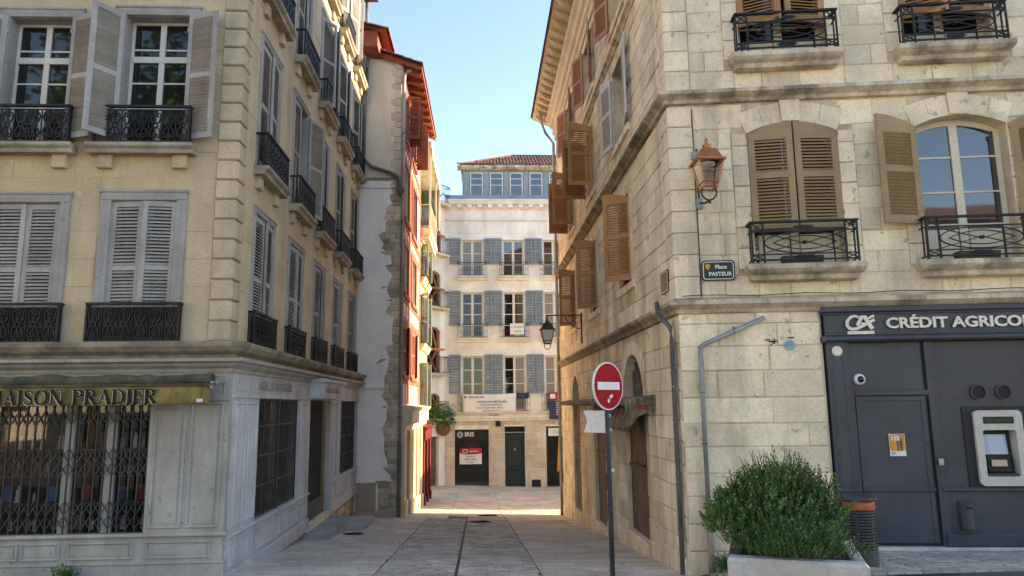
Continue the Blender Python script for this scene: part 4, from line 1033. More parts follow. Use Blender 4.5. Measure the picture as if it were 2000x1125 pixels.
# ---- side ground floor: doors of planks in deep reveals, round fanlight arches, long canopy board
def round_arch(o, zs, m):
    a, b = o[:2]; w = b-a; r = w/2; n = 10; top = o[3]
    A = lambda x: zs+(top-zs)*math.sqrt(max(0, 1-((x-r)/r)**2))
    for sgn in (0, 1):
        xs = [r*(1-math.cos(math.pi/2*i/n)) for i in range(n+1)]; xs = xs if not sgn else [w-x for x in xs]
        ob('arch_spandrel', MB().prism([(x, A(x)) for x in xs]+[(r, top+.02), (0 if not sgn else w, top+.02)], -.022, .30), m, RB, RS.M(a))
    for i in range(11):
        t0, t1 = math.pi*(1-i/11), math.pi*(1-(i+1)/11); ra, rb_ = 1.0, 1.0
        pt = lambda t, e: (r+(r+e)*math.cos(t), zs+(top-zs+e)*math.sin(t))
        ob('voussoir', MB().prism([pt(t0-.008, .012), pt(t1+.008, .012), pt(t1+.006, .26), pt(t0-.006, .26)], -.032, .01), m, RB, RS.M(a))
round_arch(DOORS[0], 1.55, 'stone_side'); round_arch(DOORS[2], 1.55, 'stone_side')
for k, (o, ztop, zb) in enumerate(((DOORS[0], 1.55, -.95), (DOORS[1], 1.53, -1.45), (DOORS[2], 1.53, -1.70))):
    a, b = o[:2]
    n = 7
    for q in range(n):
        u0, u1 = lerp(a, b, q/n), lerp(a, b, (q+1)/n)
        box_part('door_plank', RS, u0+.004, u1-.004, zb, ztop-.02, -.13, -.085+.006*(q % 2), 'door_wood', RB, .008)
    box_part('door_rail', RS, a, b, .28, .34, -.09, -.05, 'door_wood', RB, .01)
    box_part('door_rail', RS, a, b, ztop-.04, ztop+.05, -.13, -.04, 'door_wood', RB, .01)
    box_part('lock_bar', RS, (a+b)/2-.5, (a+b)/2+.5, .36, .39, -.06, -.035, 'iron', RB)
    box_part('door_threshold', RS, a, b, zb-1, zb-.005, -.3, -.02+.07, 'stone_side', RB, .015)
    if k != 1:
        bars = MB(); w = b-a
        for q in range(1, 8): bars.box(w*q/8-.03, w*q/8+.03, 0, .03, 0, o[3]-1.56)
        ob('fanlight', bars.box(0, w, .04, .05, 0, o[3]-1.5), 'awning_old', RB, RS.M(a, 1.56, -.14))
# canopy
ob('canopy_board', MB().sweep([RS.P(-12.9, 0), RS.P(-1.55, 0)], [(0, 1.52), (.36, 1.50), (.40, 1.53), (.40, 1.60), (.36, 1.63), (0, 1.68)]), 'awning_old', RB)
ob('canopy_end', MB().prism([(0, 1.70), (-.55, 1.63), (-.55, 1.36), (-.42, 1.28), (0, 1.48)], -.03, .03), 'awning_old', RB, RS.M(-1.6, 0, 0) @ RZ(R(90)) )
OA = thing('torn_awning', 'torn brown shop awning hanging beneath the canopy board over the plank door', 'awning', RS.P(-3.2, 1.2, .4))
va = MB(); n = 30
for zi in range(6):
    for i in range(n+1):
        u = lerp(-6.4, -2.1, i/n); va.v.append((u, -.14-.045*zi+.02*math.sin(i*2.3+zi)*(zi/5), 1.50-zi*.085+.03*math.sin(i*.7)*zi/5+(.12*zi/5 if u < -4.6 else 0)))
for zi in range(5):
    for i in range(n): va.f.append((zi*(n+1)+i, (zi+1)*(n+1)+i, (zi+1)*(n+1)+i+1, zi*(n+1)+i+1))
vo = ob('canvas', va, 'awning_old', OA, RS.M(), smooth=True); md = vo.modifiers.new('thickness', 'SOLIDIFY'); md.thickness = .008
ob('front_bar', MB().box(-6.4, -2.1, -.40, -.36, 1.04, 1.07), 'iron', OA, RS.M())
tag(ob('sticker', text_mesh('PDM', .13, .004), 'print_red', M=RS.M(-1.57, 1.44, .3) @ RZ(R(90)) @ T((.0, -.034, 0))), 'small red letters stencilled on the end of the canopy board', 'sticker')
# ---- bank front
BO = .06
def bbox(n, u0, u1, z0, z1, o0, o1, m='bank', c=0): return box_part(n, RF, u0, u1, z0, z1, o0, o1, m, RB, c)
bbox('bank_backing', 2.11, 8.9, -.8, 2.93, -.21, -.17, 'bank_dark')
bbox('fascia', 2.13, 8.9, 2.50, 2.86, -.05, BO)
bbox('fascia_cap', 2.09, 8.9, 2.85, 2.94, -.05, BO+.05, 'bank', .015); bbox('fascia_band', 2.11, 8.9, 2.815, 2.845, 0, BO+.025, 'bank', .008)
bbox('fascia_ledge', 2.08, 8.9, 2.41, 2.50, -.05, BO+.09, 'bank', .03); bbox('fascia_strip', 2.12, 8.9, 2.505, 2.545, BO-.01, BO+.03, 'bank', .008)
bbox('bank_pilaster', 2.13, 2.42, -.7, 2.41, -.05, BO-.01); panel(RF, 2.17, 2.38, .32, 2.32, BO-.01, 'bank', RB, 'pilaster_panel', .02, .01); panel(RF, 2.17, 2.38, -.5, .20, BO-.01, 'bank', RB, 'pilaster_panel', .02, .01)
bbox('bank_pilaster', 3.55, 3.68, -.5, 2.41, -.05, .0, 'bank', .006); bbox('bank_post', 2.42, 2.50, -.5, 2.41, -.05, -.0, 'bank', .006)
bbox('frame_filler', 2.42, 3.66, -.5, 2.41, -.17, -.05, 'bank_dark'); bbox('transom_panel', 2.50, 3.50, 1.70, 2.40, -.05, -.022); bbox('door_head', 2.50, 3.55, 1.62, 1.70, -.05, .005, 'bank', .008)
BD = bbox('bank_door', 2.51, 3.50, -.46, 1.61, -.05, -.020)
b = MB()
for a_, c_, e_, g_ in ((0, .99, 2.0, 2.07), (0, .07, .78, 2.0), (.92, .99, .78, 2.0), (0, .99, .70, .78), (0, .06, 0, .7), (.93, .99, 0, .7), (.06, .93, 0, .12)): b.cbox(a_, c_, -.014, .002, e_, g_, .005)
ob('door_frame', b, 'bank', BD, RF.M(2.51, -.46, -.020))
ob('door_gap', MB().box(0, .010, -.003, .003, 0, 2.1), 'bank_dark', BD, RF.M(3.505, -.46, -.018))
ob('door_handle', MB().box(-.02, .05, -.07, -.045, -.045, .045).box(0, .02, -.045, .02, -.015, .015), 'metal', BD, RF.M(3.58, .67, .0))
bbox('door_rail', 2.50, 3.52, .25, .30, -.03, .012, 'bank', .012); bbox('wall_rail', 3.60, 8.9, .25, .31, -.03, .03, 'bank', .015); bbox('pilaster_rail', 2.13, 2.45, .25, .31, 0, BO+.02, 'bank', .012)
[bbox('side_panel', *q_, -.05, -.025) for q_ in ((3.66, 4.10, -.40, 2.40), (4.80, 5.06, -.40, 2.40), (4.10, 4.80, -.40, .31), (4.10, 4.80, 1.41, 2.40))]; bbox('side_post', 5.06, 5.16, -.5, 2.41, -.05, .02, 'bank', .006); bbox('side_panel', 5.16, 8.9, -.4, 2.40, -.05, -.03)
bbox('foot_board', 3.60, 8.9, -.50, -.33, -.03, .03, 'bank', .012)
bbox('stone_threshold', 2.4, 8.9, -.80, -.505, -.05, .10, 'concrete', .012)
for u in (4.25, 4.60):
    v = ob('air_vent', MB().lathe([(.115, 0), (.115, .03), (.095, .03), (.09, .012), (.09, 0)], 24, cap=False), 'bank', RB, RF.M(u, 1.65, -.022) @ RX(R(90)), smooth=False)
    ob('vent_back', MB().lathe([(.092, .002), (.092, .004)], 20), 'black_sign', v, RF.M(u, 1.65, -.022) @ RX(R(90)))
    for k in range(-4, 5):
        e = math.sqrt(.09**2-(k*.019)**2); ob('vent_slat', MB().box(-e, e, -.010, .0, -.005, .005), 'bank', v, RF.M(u, 1.65+k*.019, -.028) @ RX(R(25)))
# logo and letters of the bank
def letters(s, u0, u1, z, size, off, m):
    me = text_mesh(s, size, .03, bold=.006, align='LEFT'); ws = max(v.co.x for v in me.vertices)-min(v.co.x for v in me.vertices)
    k = (u1-u0)/ws; bpy.data.meshes.remove(me); x = 0
    c = bpy.data.curves
    for i, ch in enumerate(s):
        if ch == ' ': continue
        pre = text_mesh(s[:i]+'|', size, .03, align='LEFT'); full = max(v.co.x for v in pre.vertices); bpy.data.meshes.remove(pre)
        bar = text_mesh('|', size, .03, align='LEFT'); bw = max(v.co.x for v in bar.vertices); bpy.data.meshes.remove(bar)
        ob('letter', text_mesh(ch, size, .03, bold=.006, align='LEFT'), m, RB, RF.M(u0+(full-bw)*k, z, off) @ SC(k, 1, 1))
letters('CR\u00c9DIT AGRICOLE', 3.00, 5.16, 2.605, .215, BO+.035, 'letter')
lu, lz = 2.42, 2.52; LM = RF.M(lu, lz, BO+.035)
lg = MB(); w = .42
def band(pts, th, y0=-.015, y1=.015):
    for i in range(len(pts)-1): lg.strip([pts[i], pts[i+1]], (th[i]+th[i+1])/2, y0, y1)
band([(.20, .25), (.15, .27), (.10, .265), (.045, .22), (.02, .16), (.035, .105), (.085, .075), (.15, .08), (.24, .12), (.34, .17), (.42, .215)], [.03, .038, .04, .042, .044, .044, .044, .044, .042, .04, .04])
band([(.42, .275), (.35, .24), (.32, .225)], [.035, .03, .02])
lg.strip([(.17, .13), (.25, .27)], .048, -.014, .014); lg.strip([(.25, .27), (.30, .27)], .012, -.013, .013); lg.strip([(.275, .27), (.38, .075)], .055, -.016, .013); lg.strip([(.225, .155), (.32, .155)], .03, -.013, .012)
ob('logo', lg, 'letter', RB, LM, stuff=True); ob('logo_bar', MB().box(.02, .40, -.015, .015, .0, .045), 'letter', RB, LM)
# cash machine
AT = thing('cash_machine', 'beige cash machine set into the dark bank front', 'cash machine', RF.P(4.45, .35))
M = RF.M(4.12, .33, 0); aw, ah = .66, 1.06
def rrect(x0, x1, z0, z1, r, n=5): return [(cx+r*math.cos(a0+math.pi/2*i/n), cz+r*math.sin(a0+math.pi/2*i/n)) for cx, cz, a0 in ((x1-r, z0+r, -math.pi/2), (x1-r, z1-r, 0), (x0+r, z1-r, math.pi/2), (x0+r, z0+r, math.pi)) for i in range(n+1)]
o_, i_ = rrect(0, aw, 0, ah, .07), rrect(.10, aw-.10, .13, .78, .03)
fb = MB(); n = len(o_)
fb.v = [(x, -.045, z) for x, z in o_]+[(x, -.045, z) for x, z in i_]+[(x, .03, z) for x, z in o_]+[(x, .15, z) for x, z in i_]
for k in range(n):
    q = (k+1) % n; fb.f += [(k, q, n+q, n+k), (k, 2*n+k, 2*n+q, q), (n+k, n+q, 3*n+q, 3*n+k)]
ob('surround', fb, 'atm', AT, M)
ob('back_plate', MB().box(-.13, .0, .005, .020, -.05, ah+.06).box(aw, aw+.3, .005, .020, -.05, ah+.06).box(.0, aw, .005, .020, -.05, .02).box(.0, aw, .005, .02, ah-.02, ah+.06), 'bank_dark', AT, M)
ob('display_strip', MB().box(.12, aw-.12, -.050, -.044, .87, .97), 'sign_green', AT, M)
ob('display_text', text_mesh('En service', .085, .003), 'led_green', AT, RF.M(4.12+aw/2, .33+.895, .052))
for x in (.14, aw-.18): ob('spot_lamp', MB().box(x, x+.05, -.05, -.04, .83, .85), 'metal', AT, M)
ob('fascia_panel', MB().quad((.09, .10, .12), (aw-.09, .10, .12), (aw-.09, .145, .79), (.09, .145, .79)), 'bank_dark', AT, M)
ob('screen', MB().quad((.14, .108, .43), (aw-.16, .108, .43), (aw-.16, .138, .71), (.14, .138, .71)), 'screen', AT, M)
ob('keypad', MB().box(.16, aw-.2, -.02, .11, .20, .23).box(.16, aw-.18, .03, .10, .23, .40), 'bank_dark', AT, M)
ob('card_slot', MB().box(.2, aw-.25, .0, .02, .27, .36), 'metal', AT, M); ob('tray', MB().cbox(.12, aw-.12, -.03, .1, .13, .17, .01), 'bin', AT, M)
# small things on the front
t = thing('dome_camera', 'white dome security camera beside the bank door', 'camera', M=RF.M(2.59, 1.86, -.02))
ob('housing', MB().lathe([(.085, 0), (.085, .02), (.07, .06), (.045, .07)], 20), 'sign_white', t, RF.M(2.59, 1.86, -.02) @ RX(R(90)), smooth=True)
ob('dome', MB().lathe([(.05, .06), (.048, .085), (.035, .108), (.012, .118)], 16), 'black_dome', t, RF.M(2.59, 1.86, -.02) @ RX(R(90)), smooth=True)
tag(ob('alarm_disc', MB().lathe([(.075, 0), (.075, .012), (.06, .02), (.012, .021), (.01, .026), (.0, .026)], 24), 'letter', M=RF.M(2.285, 2.28, BO-.012) @ RX(R(90))), 'pale round disc fixed on the bank pilaster below the fascia', 'disc')
t = thing('poster', 'orange and white poster with two figures stuck on the bank door', 'poster', M=RF.M(2.93, .75, -.006))
pm = RF.M(2.93, .75, -.006)
ob('paper', MB().box(0, .225, -.003, 0, 0, .315), 'sign_white', t, pm); ob('orange_field', MB().box(.006, .219, -.005, -.002, .075, .309), 'print_orange', t, pm)
ob('number', text_mesh('135', .085, .003, bold=.004), 'sign_white', t, pm @ T((.085, -.006, .225)))
for x, s_, m_ in ((.12, 1, 'print_grey'), (.165, 1, 'print_brown')):
    fg = MB(); fg.prism([(x-.012, .07), (x+.012, .07), (x+.018, .15), (x+.022, .21), (x+.008, .225), (x-.008, .225), (x-.02, .2), (x-.016, .15)], -.007, -.004); fg.prism([(x+.012*math.cos(q*math.pi/4), .240+.015*math.sin(q*math.pi/4)) for q in range(8)], -.007, -.004)
    ob('figure', fg, m_, t, pm)
for k in range(3): ob('print_line', MB().box(.02, .09-.015*k, -.005, -.002, .05-.015*k, .056-.015*k), 'print_navy', t, pm)
t = thing('ashtray', 'dark grey half-round wall ashtray below the cash machine', 'ashtray', M=RF.M(3.89, -.28, -.0))
ah_ = MB(); pts = [(.09*math.cos(math.pi+math.pi*q/8), .10*math.sin(math.pi+math.pi*q/8)) for q in range(9)]
for z in (0, .03, .34, .39):
    k_ = .8 if z == 0 else 1
    ah_.v += [(x*k_, y*k_, z if z < .39 else .40-.35*(-y)) for x, y in pts]
for z in range(3):
    for q in range(8): ah_.f.append((z*9+q, z*9+q+1, z*9+q+10, z*9+q+9))
ah_.f += [tuple(range(8, -1, -1)), tuple(27+q for q in range(9))]
ob('body', ah_, 'bin', t, RF.M(3.89, -.28, -.0)); ob('slot', MB().box(-.05, .05, -.104, -.09, .30, .33), 'black_sign', t, RF.M(3.89, -.28, -.0))
# street plates
def plate(F, u, z, w, h, lines, label, off=.03, crest=True):
    M = F.M(u, z, off); t = thing('street_plate', label, 'sign', M=M)
    ob('plate', MB().prism(rrect(0, w, 0, h, .05), -.02, .01), 'sign_green', t, M)
    ring = rrect(.025, w-.025, .025, h-.025, .04); ob('border', MB().strip(ring, .011, -.023, -.018, True), 'sign_white', t, M)
    for s_, x, zz, sz in lines: ob('lettering', text_mesh(s_, sz, .003, bold=.002), 'sign_white', t, M @ T((x, -.022, zz)))
    if crest: ob('crest', MB().prism([(.05, h-.07), (.09, h-.05), (.13, h-.07), (.12, h-.12), (.09, h-.15), (.06, h-.12)], -.023, -.018), 'print_orange', t, M)
plate(RF, .38, 3.385, .50, .315, [('Place', .29, .185, .085), ('PASTEUR', .275, .075, .085)], 'dark green street plate reading Place Pasteur on the pale stone front')
plate(RS, -.80, 3.30, .48, .36, [('RUE', .24, .22, .07), ('GOSSE', .24, .10, .07)][:0], 'dark green street plate on the shaded side wall near the corner', crest=False)
# mosaic of small tiles (plain generic pattern)
t = thing('tile_mosaic', 'small mosaic of red, black, white and pale blue tiles on the pale stone wall', 'mosaic', M=RF.M(1.26, 2.28, .024))
rows = {'mosaic_red': [(0, 7), (1, 7), (2, 7), (2, 6), (13, 8), (14, 8), (15, 8), (16, 8)], 'mosaic_black': [(3, 6), (4, 6), (5, 7), (4, 5), (5, 5), (3, 4), (6, 6), (5, 6)], 'mosaic_white': [(4, 8), (5, 8), (6, 7), (9, 8), (10, 8), (9, 9), (10, 9), (11, 8), (9, 7)],
        'mosaic_blue': [(x, z) for x in range(11, 17) for z in range(1, 7) if not (x in (11, 16) and z in (1, 6))]}
for m_, cells in rows.items():
    for x, z in cells: ob('mosaic_tile', cached(('mt', m_), lambda: MB().cbox(0, .022, -.008, 0, 0, .022, .003).mesh('mosaic_tile')), m_, t, RF.M(1.26+x*.0255, 2.28+z*.0255, .024))
# downpipes and cables
dp = thing('bent_drainpipe', 'grey zinc drainpipe with a slanted upper arm on the pale stone front', 'drainpipe', RF.P(.28, -.1, .08))
ob('pipe', MB().tube([RF.P(1.26, 2.80, .08), RF.P(.34, 2.41, .08), RF.P(.285, 2.36, .08), RF.P(.285, 2.3, .08), RF.P(.285, -.08, .08)], .035, 10), 'zinc', dp, smooth=True)
for z in (1.7, .95, .1): ob('bracket', MB().lathe([(.043, -.012), (.043, .012)], 10), 'lead_pipe', dp, T(RF.P(.285, z, .08)))
ob('bracket', MB().tube([RF.P(.80, 2.56, .02), RF.P(.80, 2.66, .02), RF.P(.80, 2.66, .13), RF.P(.80, 2.56, .13)], .01, 5), 'lead_pipe', dp)
ob('cast_foot', MB().tube([RF.P(.285, -.06, .08), RF.P(.285, -.92, .08)], .05, 10), 'rubble', dp, smooth=True)
dp = thing('corner_drainpipe', 'dark drainpipe with pale scraps running down beside the stone corner', 'drainpipe', RS.P(-.10, -.9, .09))
ob('pipe', MB().tube([RS.P(-.42, 3.12, .22), RS.P(-.30, 2.95, .24), RS.P(-.14, 2.7, .10), RS.P(-.12, 2.5, .085), RS.P(-.12, -.98, .085)], .038, 10), 'lead_pipe', dp, smooth=True)
for z in (2.0, 1.3, .5, -.3): ob('bracket', MB().lathe([(.047, -.012), (.047, .012)], 10), 'lead_pipe', dp, T(RS.P(-.12, z, .085)))
dp = thing('end_drainpipe', 'tall grey drainpipe with a swan neck at the far end of the stone side wall', 'drainpipe', RS.P(REND+.1, -2.4, .1))
ob('pipe', MB().tube([RS.P(REND+.3, 12.75, .62), RS.P(REND+.3, 12.45, .62), RS.P(REND+.15, 12.0, .42), RS.P(REND+.12, 11.6, .12), RS.P(REND+.12, -2.6, .10)], .055, 10), 'zinc', dp, smooth=True)
def cable(name, pts, label, r=.007):
    tag(ob(name, MB().tube(pts, r, 5), 'cable'), label, 'cable')
cable('cable', [RF.P(.36, z, .05+.012*math.sin(z*5)) for z in [3.15+.2*k for k in range(16)]], 'thin dark cable climbing the pale stone beside the copper lantern')
cable('cable', [RF.P(.05+.3*k, 3.145+.012*math.sin(k*1.3), .12) for k in range(22)], 'thin black cable lying along the lower cornice above the bank')
ob_ = thing('flower_box', 'brown plastic flower box on the balcony below the closed shutters', 'flower box', M=RF.M(1.58, 3.6, .13))
def fbox(t, M): 
    ob('trough', MB().box(0, .56, -.08, .08, 0, .015).prism([(0, 0), (-.02, .14), (.0, .14), (.015, .015)], -.08, .08).prism([(.56, 0), (.58, .14), (.56, .14), (.545, .015)], -.08, .08).box(0, .56, -.09, -.075, 0, .14).box(0, .56, .075, .09, 0, .14), 'planter_plastic', t, M); ob('soil', MB().box(.01, .55, -.07, .07, .02, .11), 'soil', t, M)
fbox(ob_, RF.M(1.58, 3.57, .13))
t2 = thing('flower_box', 'brown plastic flower box on the balcony below the arched window with open shutters', 'flower box', M=RF.M(4.1, 3.6, .13)); fbox(t2, RF.M(4.1, 3.57, .13))
# ------------------------------------------------------------------ half-timbered house with the white party wall
HH = thing('half_timbered_house', 'tall half-timbered house with a white plastered party wall and red eaves', 'house', (cW.x, cW.y, gz(cW.x, cW.y)))
HL = 6.5
rj = random.Random(11)
ob('stone_backing', MB().pane(-6, 0, -2.6, 13.2, 0), 'stone_joint', HH, WH.M())
# rubble corner: single stones, the plaster stops at a ragged edge in front of them
z = -1.95; k = 0
while z < 9.0:
    h = rj.uniform(.13, .30); u = 0
    while u > -.62:
        w = rj.uniform(.18, .42)
        ob('rubble_stone', cached(('rub', k % 5), lambda: unit_block(300+k % 5, (.07, .12)).mesh('rubble_stone')), 'rubble', HH, WH.M(u-w+.008, z+.008, .03+rj.uniform(-.008, .012)) @ SC(w-.016, .06, h-.016)); u -= w; k += 1
    z += h
z = 9.05; k = 0
while z < 13.1:
    h = rj.uniform(.20, .36); w = .34 if k % 2 else .24
    box_part('corner_stone', WH, -w-.05, -.05, z+.006, z+h-.006, 0, .035, 'far_stone_low', HH, .01)
    z += h; k += 1
pts = [(-1.7, -1.9), (-.62, -1.9), (-.62, -.78), (-.60, -.75)]
zz = -.75
while zz < 8.9:
    pts.append((-.34+rj.uniform(-.05, .05)-(rj.random() < .3)*rj.uniform(.05, .22)-.09*math.sin(zz*1.1)-.06*math.sin(zz*2.7+1), zz)); zz += rj.choice((.03, .05, .12, .2, .32))
pts += [(-.12, 8.95), (-1.7, 8.95)]
ob('plaster', MB().prism(pts, -.045, .0), 'plaster', HH, WH.M())
ob('plaster_upper', MB().prism([(-3.5, 8.97), (-.22, 8.97), (-.25, 10), (-.2, 11), (-.26, 12), (-.22, 12.9), (-3.5, 14.1)], -.03, .0), 'plaster_cream', HH, WH.M())
ob('ledge', MB().box(-1.7, -.02, -.09, 0, 8.90, 8.98), 'cornice_stone', HH, WH.M())
ob('low_ledge', MB().sweep([WH.P(-1.7, 0), WH.P(-.5, 0)], [(0, 2.02), (.10, 2.08), (.12, 2.14), (0, 2.2)]), 'plaster', HH)
ob('foot', MB().cbox(-1.7, .02, -.09, 0, -2.6, -1.62, .02), 'rubble', HH, WH.M())
t = thing('utility_cabinet', 'beige metal utility cabinet set in the foot of the white party wall', 'cabinet', M=WH.M(-1.27, -1.60, .06))
ob('case', MB().box(0, .60, -.05, .05, 0, .82), 'cabinet', t, WH.M(-1.27, -1.60, .06)); ob('door', MB().cbox(.03, .57, -.062, -.045, .03, .79, .006), 'cabinet', t, WH.M(-1.27, -1.60, .06)); ob('latch', MB().box(.06, .08, -.07, -.06, .36, .48), 'iron', t, WH.M(-1.27, -1.60, .06))
# street front
HW = [(u0, u1 if z0 < 10 else u0+.92, z0, z1) for z0, z1 in ((2.55, 4.15), (5.25, 6.9), (7.8, 9.7), (10.6, 12.1)) for u0, u1 in ((.55, 1.85), (3.1, 4.7))]
wall('wall', HT, 0, HL, -4, 12.9, HW, 'infill', HH, .2)
for z in (2.28, 4.32, 5.0, 7.05, 7.55, 9.85, 10.35, 12.3): box_part('beam', HT, -.02, HL, z, z+.20, -.01, .035, 'timber_red', HH, .01)
for u in (.0, 2.45, HL-.2): box_part('post', HT, u, u+.17, 1.6, 12.5, -.01, .028, 'timber_red', HH, .01)
for z0, z1 in ((1.6, 2.28), (4.52, 5.0), (7.25, 7.55), (10.05, 10.35)):
    for k in range(12): box_part('stud', HT, .2+.52*k, .29+.52*k, z0, z1, -.01, .02, 'timber_red', HH)
for z0, z1 in ((2.48, 4.32), (5.2, 7.05), (7.75, 9.85), (10.55, 12.3)):
    for u in (2.15, 2.85, 5.2, 5.8): box_part('stud', HT, u, u+.10, z0, z1, -.01, .02, 'timber_red', HH)
for i, (a, b, c, d) in enumerate(HW):
    casement(HT, a, b, c, d, .10, HH, 'timber_red' if i in (2, 4, 5) else 'window_white', 'pane', 2, (.33, .66))
    fr = MB(); fr.cbox(a-.12, a, -.06, 0, c-.1, d+.12, .01).cbox(b, b+.12, -.06, 0, c-.1, d+.12, .01).cbox(a, b, -.06, 0, d, d+.12, .01).cbox(a-.15, b+.15, -.11, 0, c-.14, c, .012)
    ob('window_frame', fr, 'timber_red', HH, HT.M())
    w = (b-a)/2
    if i >= 6:
        leaf(HT, a, c, w, d-c, R(82), 1, 'timber_red', HH, off=.08); leaf(HT, b, c, w, d-c, R(82), -1, 'timber_red', HH, off=.08)
    elif i in (0, 1): leaf(HT, a, c, w, d-c, R(5), 1, 'timber_red', HH, off=.03); leaf(HT, b, c, w, d-c, R(12), -1, 'timber_red', HH, off=.03)
# roof with red boarded eaves
ez, eo = 12.86, .62; sl = .35
rp = [HT.P(-.12, 0), HT.P(HL+.05, 0)]
ob('soffit', MB().sweep(rp, [(-3.0, ez+.0+sl*3.6-.10), (eo, ez-.06)], False), 'timber_red', HH)
ob('fascia_board', MB().sweep([HT.P(-.14, 0), HT.P(HL+.06, 0)], [(eo-.02, ez-.10), (eo+.02, ez-.10), (eo+.02, ez+.02), (eo-.02, ez+.02)]), 'timber_red', HH)
ob('verge_board', MB().quad(HT.P(-.13, ez-.12, eo), HT.P(-.13, ez+.08, eo), HT.P(-.13, ez+.08+sl*4.2, eo-4.2), HT.P(-.13, ez-.20+sl*4.2, eo-4.2)), 'timber_red', HH)
for k in range(9):
    u = .15+.72*k; b = MB()
    b.v = [(u-.05, .3, ez-.20+.18), (u+.05, .3, ez-.20+.18), (u+.05, -eo+.05, ez-.19), (u-.05, -eo+.05, ez-.19), (u-.05, -eo+.05, ez-.06), (u+.05, -eo+.05, ez-.06), (u+.05, .3, ez+.2), (u-.05, .3, ez+.2)]
    b.f = [(0,1,2,3), (3,2,5,4), (0,3,4,7), (1,6,5,2)]; ob('rafter', b, 'timber_red', HH, HT.M())
rt = MB(); n = 5
for k in range(36):
    u = -.22+.19*k
    for c in range(14 if k < 3 else 4):
        y0 = -eo-.06+.32*c; base = len(rt.v)
        for yy in (y0, y0+.38):
            for q in range(n): a = math.pi*q/(n-1); rt.v.append((u+.09*math.cos(a), yy, ez+.04+sl*(yy+eo)+.08*math.sin(a)+(.03 if yy == y0 else 0)))
        for q in range(n-1): rt.f.append((base+q, base+q+1, base+n+q+1, base+n+q))
        rt.f.append(tuple(base+q for q in range(n)))
ob('roof_tiles', rt, 'tile', HH, HT.M(), stuff=True)
ob('roof', MB().quad(HT.P(-.2, ez+.03, eo+.04), HT.P(HL+.1, ez+.03, eo+.04), HT.P(HL+.1, ez+.03+sl*5, eo-4.96), HT.P(-.2, ez+.03+sl*5, eo-4.96)), 'tile', HH)
dm = MB().box(-.9, .35, 0, 2.2, 13.2, 13.75)
ob('dormer', dm, 'timber_red', HH, HT.M(0, 0, -.75) @ RZ(0))
ob('dormer_roof', MB().quad((-1.1, -.3, 13.72), (-1.1, 2.6, 14.45), (.5, 2.6, 14.45), (.5, -.3, 13.72)).quad((-1.1, -.3, 13.66), (.5, -.3, 13.66), (.5, 2.6, 14.39), (-1.1, 2.6, 14.39)), 'timber_red', HH, HT.M(0, 0, -.75))
for k in range(9):
    b = MB(); u = -1.0+.19*k
    for yy in (-.38, 2.6):
        for q in range(5): a = math.pi*q/4; b.v.append((u+.095*math.cos(a), yy, 13.74+.25*(yy+.3)+.08*math.sin(a)))
    for q in range(4): b.f.append((q, q+1, 6+q, 5+q))
    b.f.append((0, 1, 2, 3, 4)); ob('dormer_tile', b, 'tile', HH, HT.M(0, 0, -.75))
# cream shopfront below
CP = 'cream_paint'
ob('shop_fascia', MB().sweep([HT.P(.08, 0), HT.P(HL-.1, 0)], [(0, .72), (.18, .74), (.22, .92), (.40, .98), (.42, 1.02), (.42, 1.36), (.48, 1.40), (.52, 1.47), (.50, 1.50), (0, 1.58)]), CP, HH)
for a, b in ((.05, .75), (1.75, 2.35), (3.2, 3.8), (4.6, 5.1), (5.9, 6.4)):
    z = min(gz(*HT.P(a, 0).xy), gz(*HT.P(b, 0).xy))
    box_part('pilaster', HT, a, b, z+.5, .75, 0, .18, CP, HH, .02); box_part('pilaster_base', HT, a-.05, b+.05, z-.2, z+.5, 0, .24, CP, HH, .02); panel(HT, a+.12, b-.12, z+.65, .6, .18, CP, HH, 'pilaster_panel', .03, .02)
box_part('shop_wall', HT, .05, HL-.1, -3.2, .75, -.02, .06, CP, HH)
for a, b in ((.8, 1.7), (2.4, 3.15), (3.85, 4.55), (5.15, 5.85)): box_part('shop_pane', HT, a, b, -1.7, .6, .055, .075, 'pane', HH)
# pipes on the party wall
dp = thing('elbow_gutter_pipe', 'grey gutter pipe crossing the white party wall beneath its upper ledge', 'drainpipe', LS.P(LEND-.1, 3, .12))
ob('pipe', MB().tube([LS.P(LEND-.12, 15.2, .14), LS.P(LEND-.10, 9.6, .13)]+[WH.P(-1.12, 9.45, .16), WH.P(-1.0, 9.33, .16), WH.P(-.3, 9.10, .16), WH.P(-.14, 9.0, .17), WH.P(-.09, 8.85, .17), WH.P(-.09, 8.55, .17)], .06, 10), 'lead_pipe', dp, smooth=True)
ob('hopper', MB().lathe([(.06, 0), (.10, .08), (.15, .16), (.15, .24), (.12, .25)], 12), 'lead_pipe', dp, T(WH.P(-.02, 8.36, .14)))
dp = thing('party_wall_drainpipe', 'dark drainpipe covered in stickers on the corner of the white party wall', 'drainpipe', WH.P(.04, -1.8, .10))
ob('pipe', MB().tube([WH.P(.28, 12.72, .10), WH.P(.18, 12.72, .10), WH.P(.06, 12.60, .10), WH.P(.04, 12.4, .10), WH.P(.04, -1.85, .10)], .055, 10), 'zinc', dp, smooth=True)
for z in (10.5, 7.5, 5.5, 3.2, 1.2): ob('bracket', MB().lathe([(.065, -.02), (.065, .02)], 10), 'lead_pipe', dp, T(WH.P(.04, z, .10)))
ob('lower_pipe', MB().lathe([(.062, 0), (.062, 2.2)], 10), 'lead_pipe', dp, T(WH.P(.04, -1.85, .10)))
cable('cable', [WH.P(u, 8.62, .07) for u in (-1.7, -1.0, -.2)], 'thin cable running straight across the white party wall')
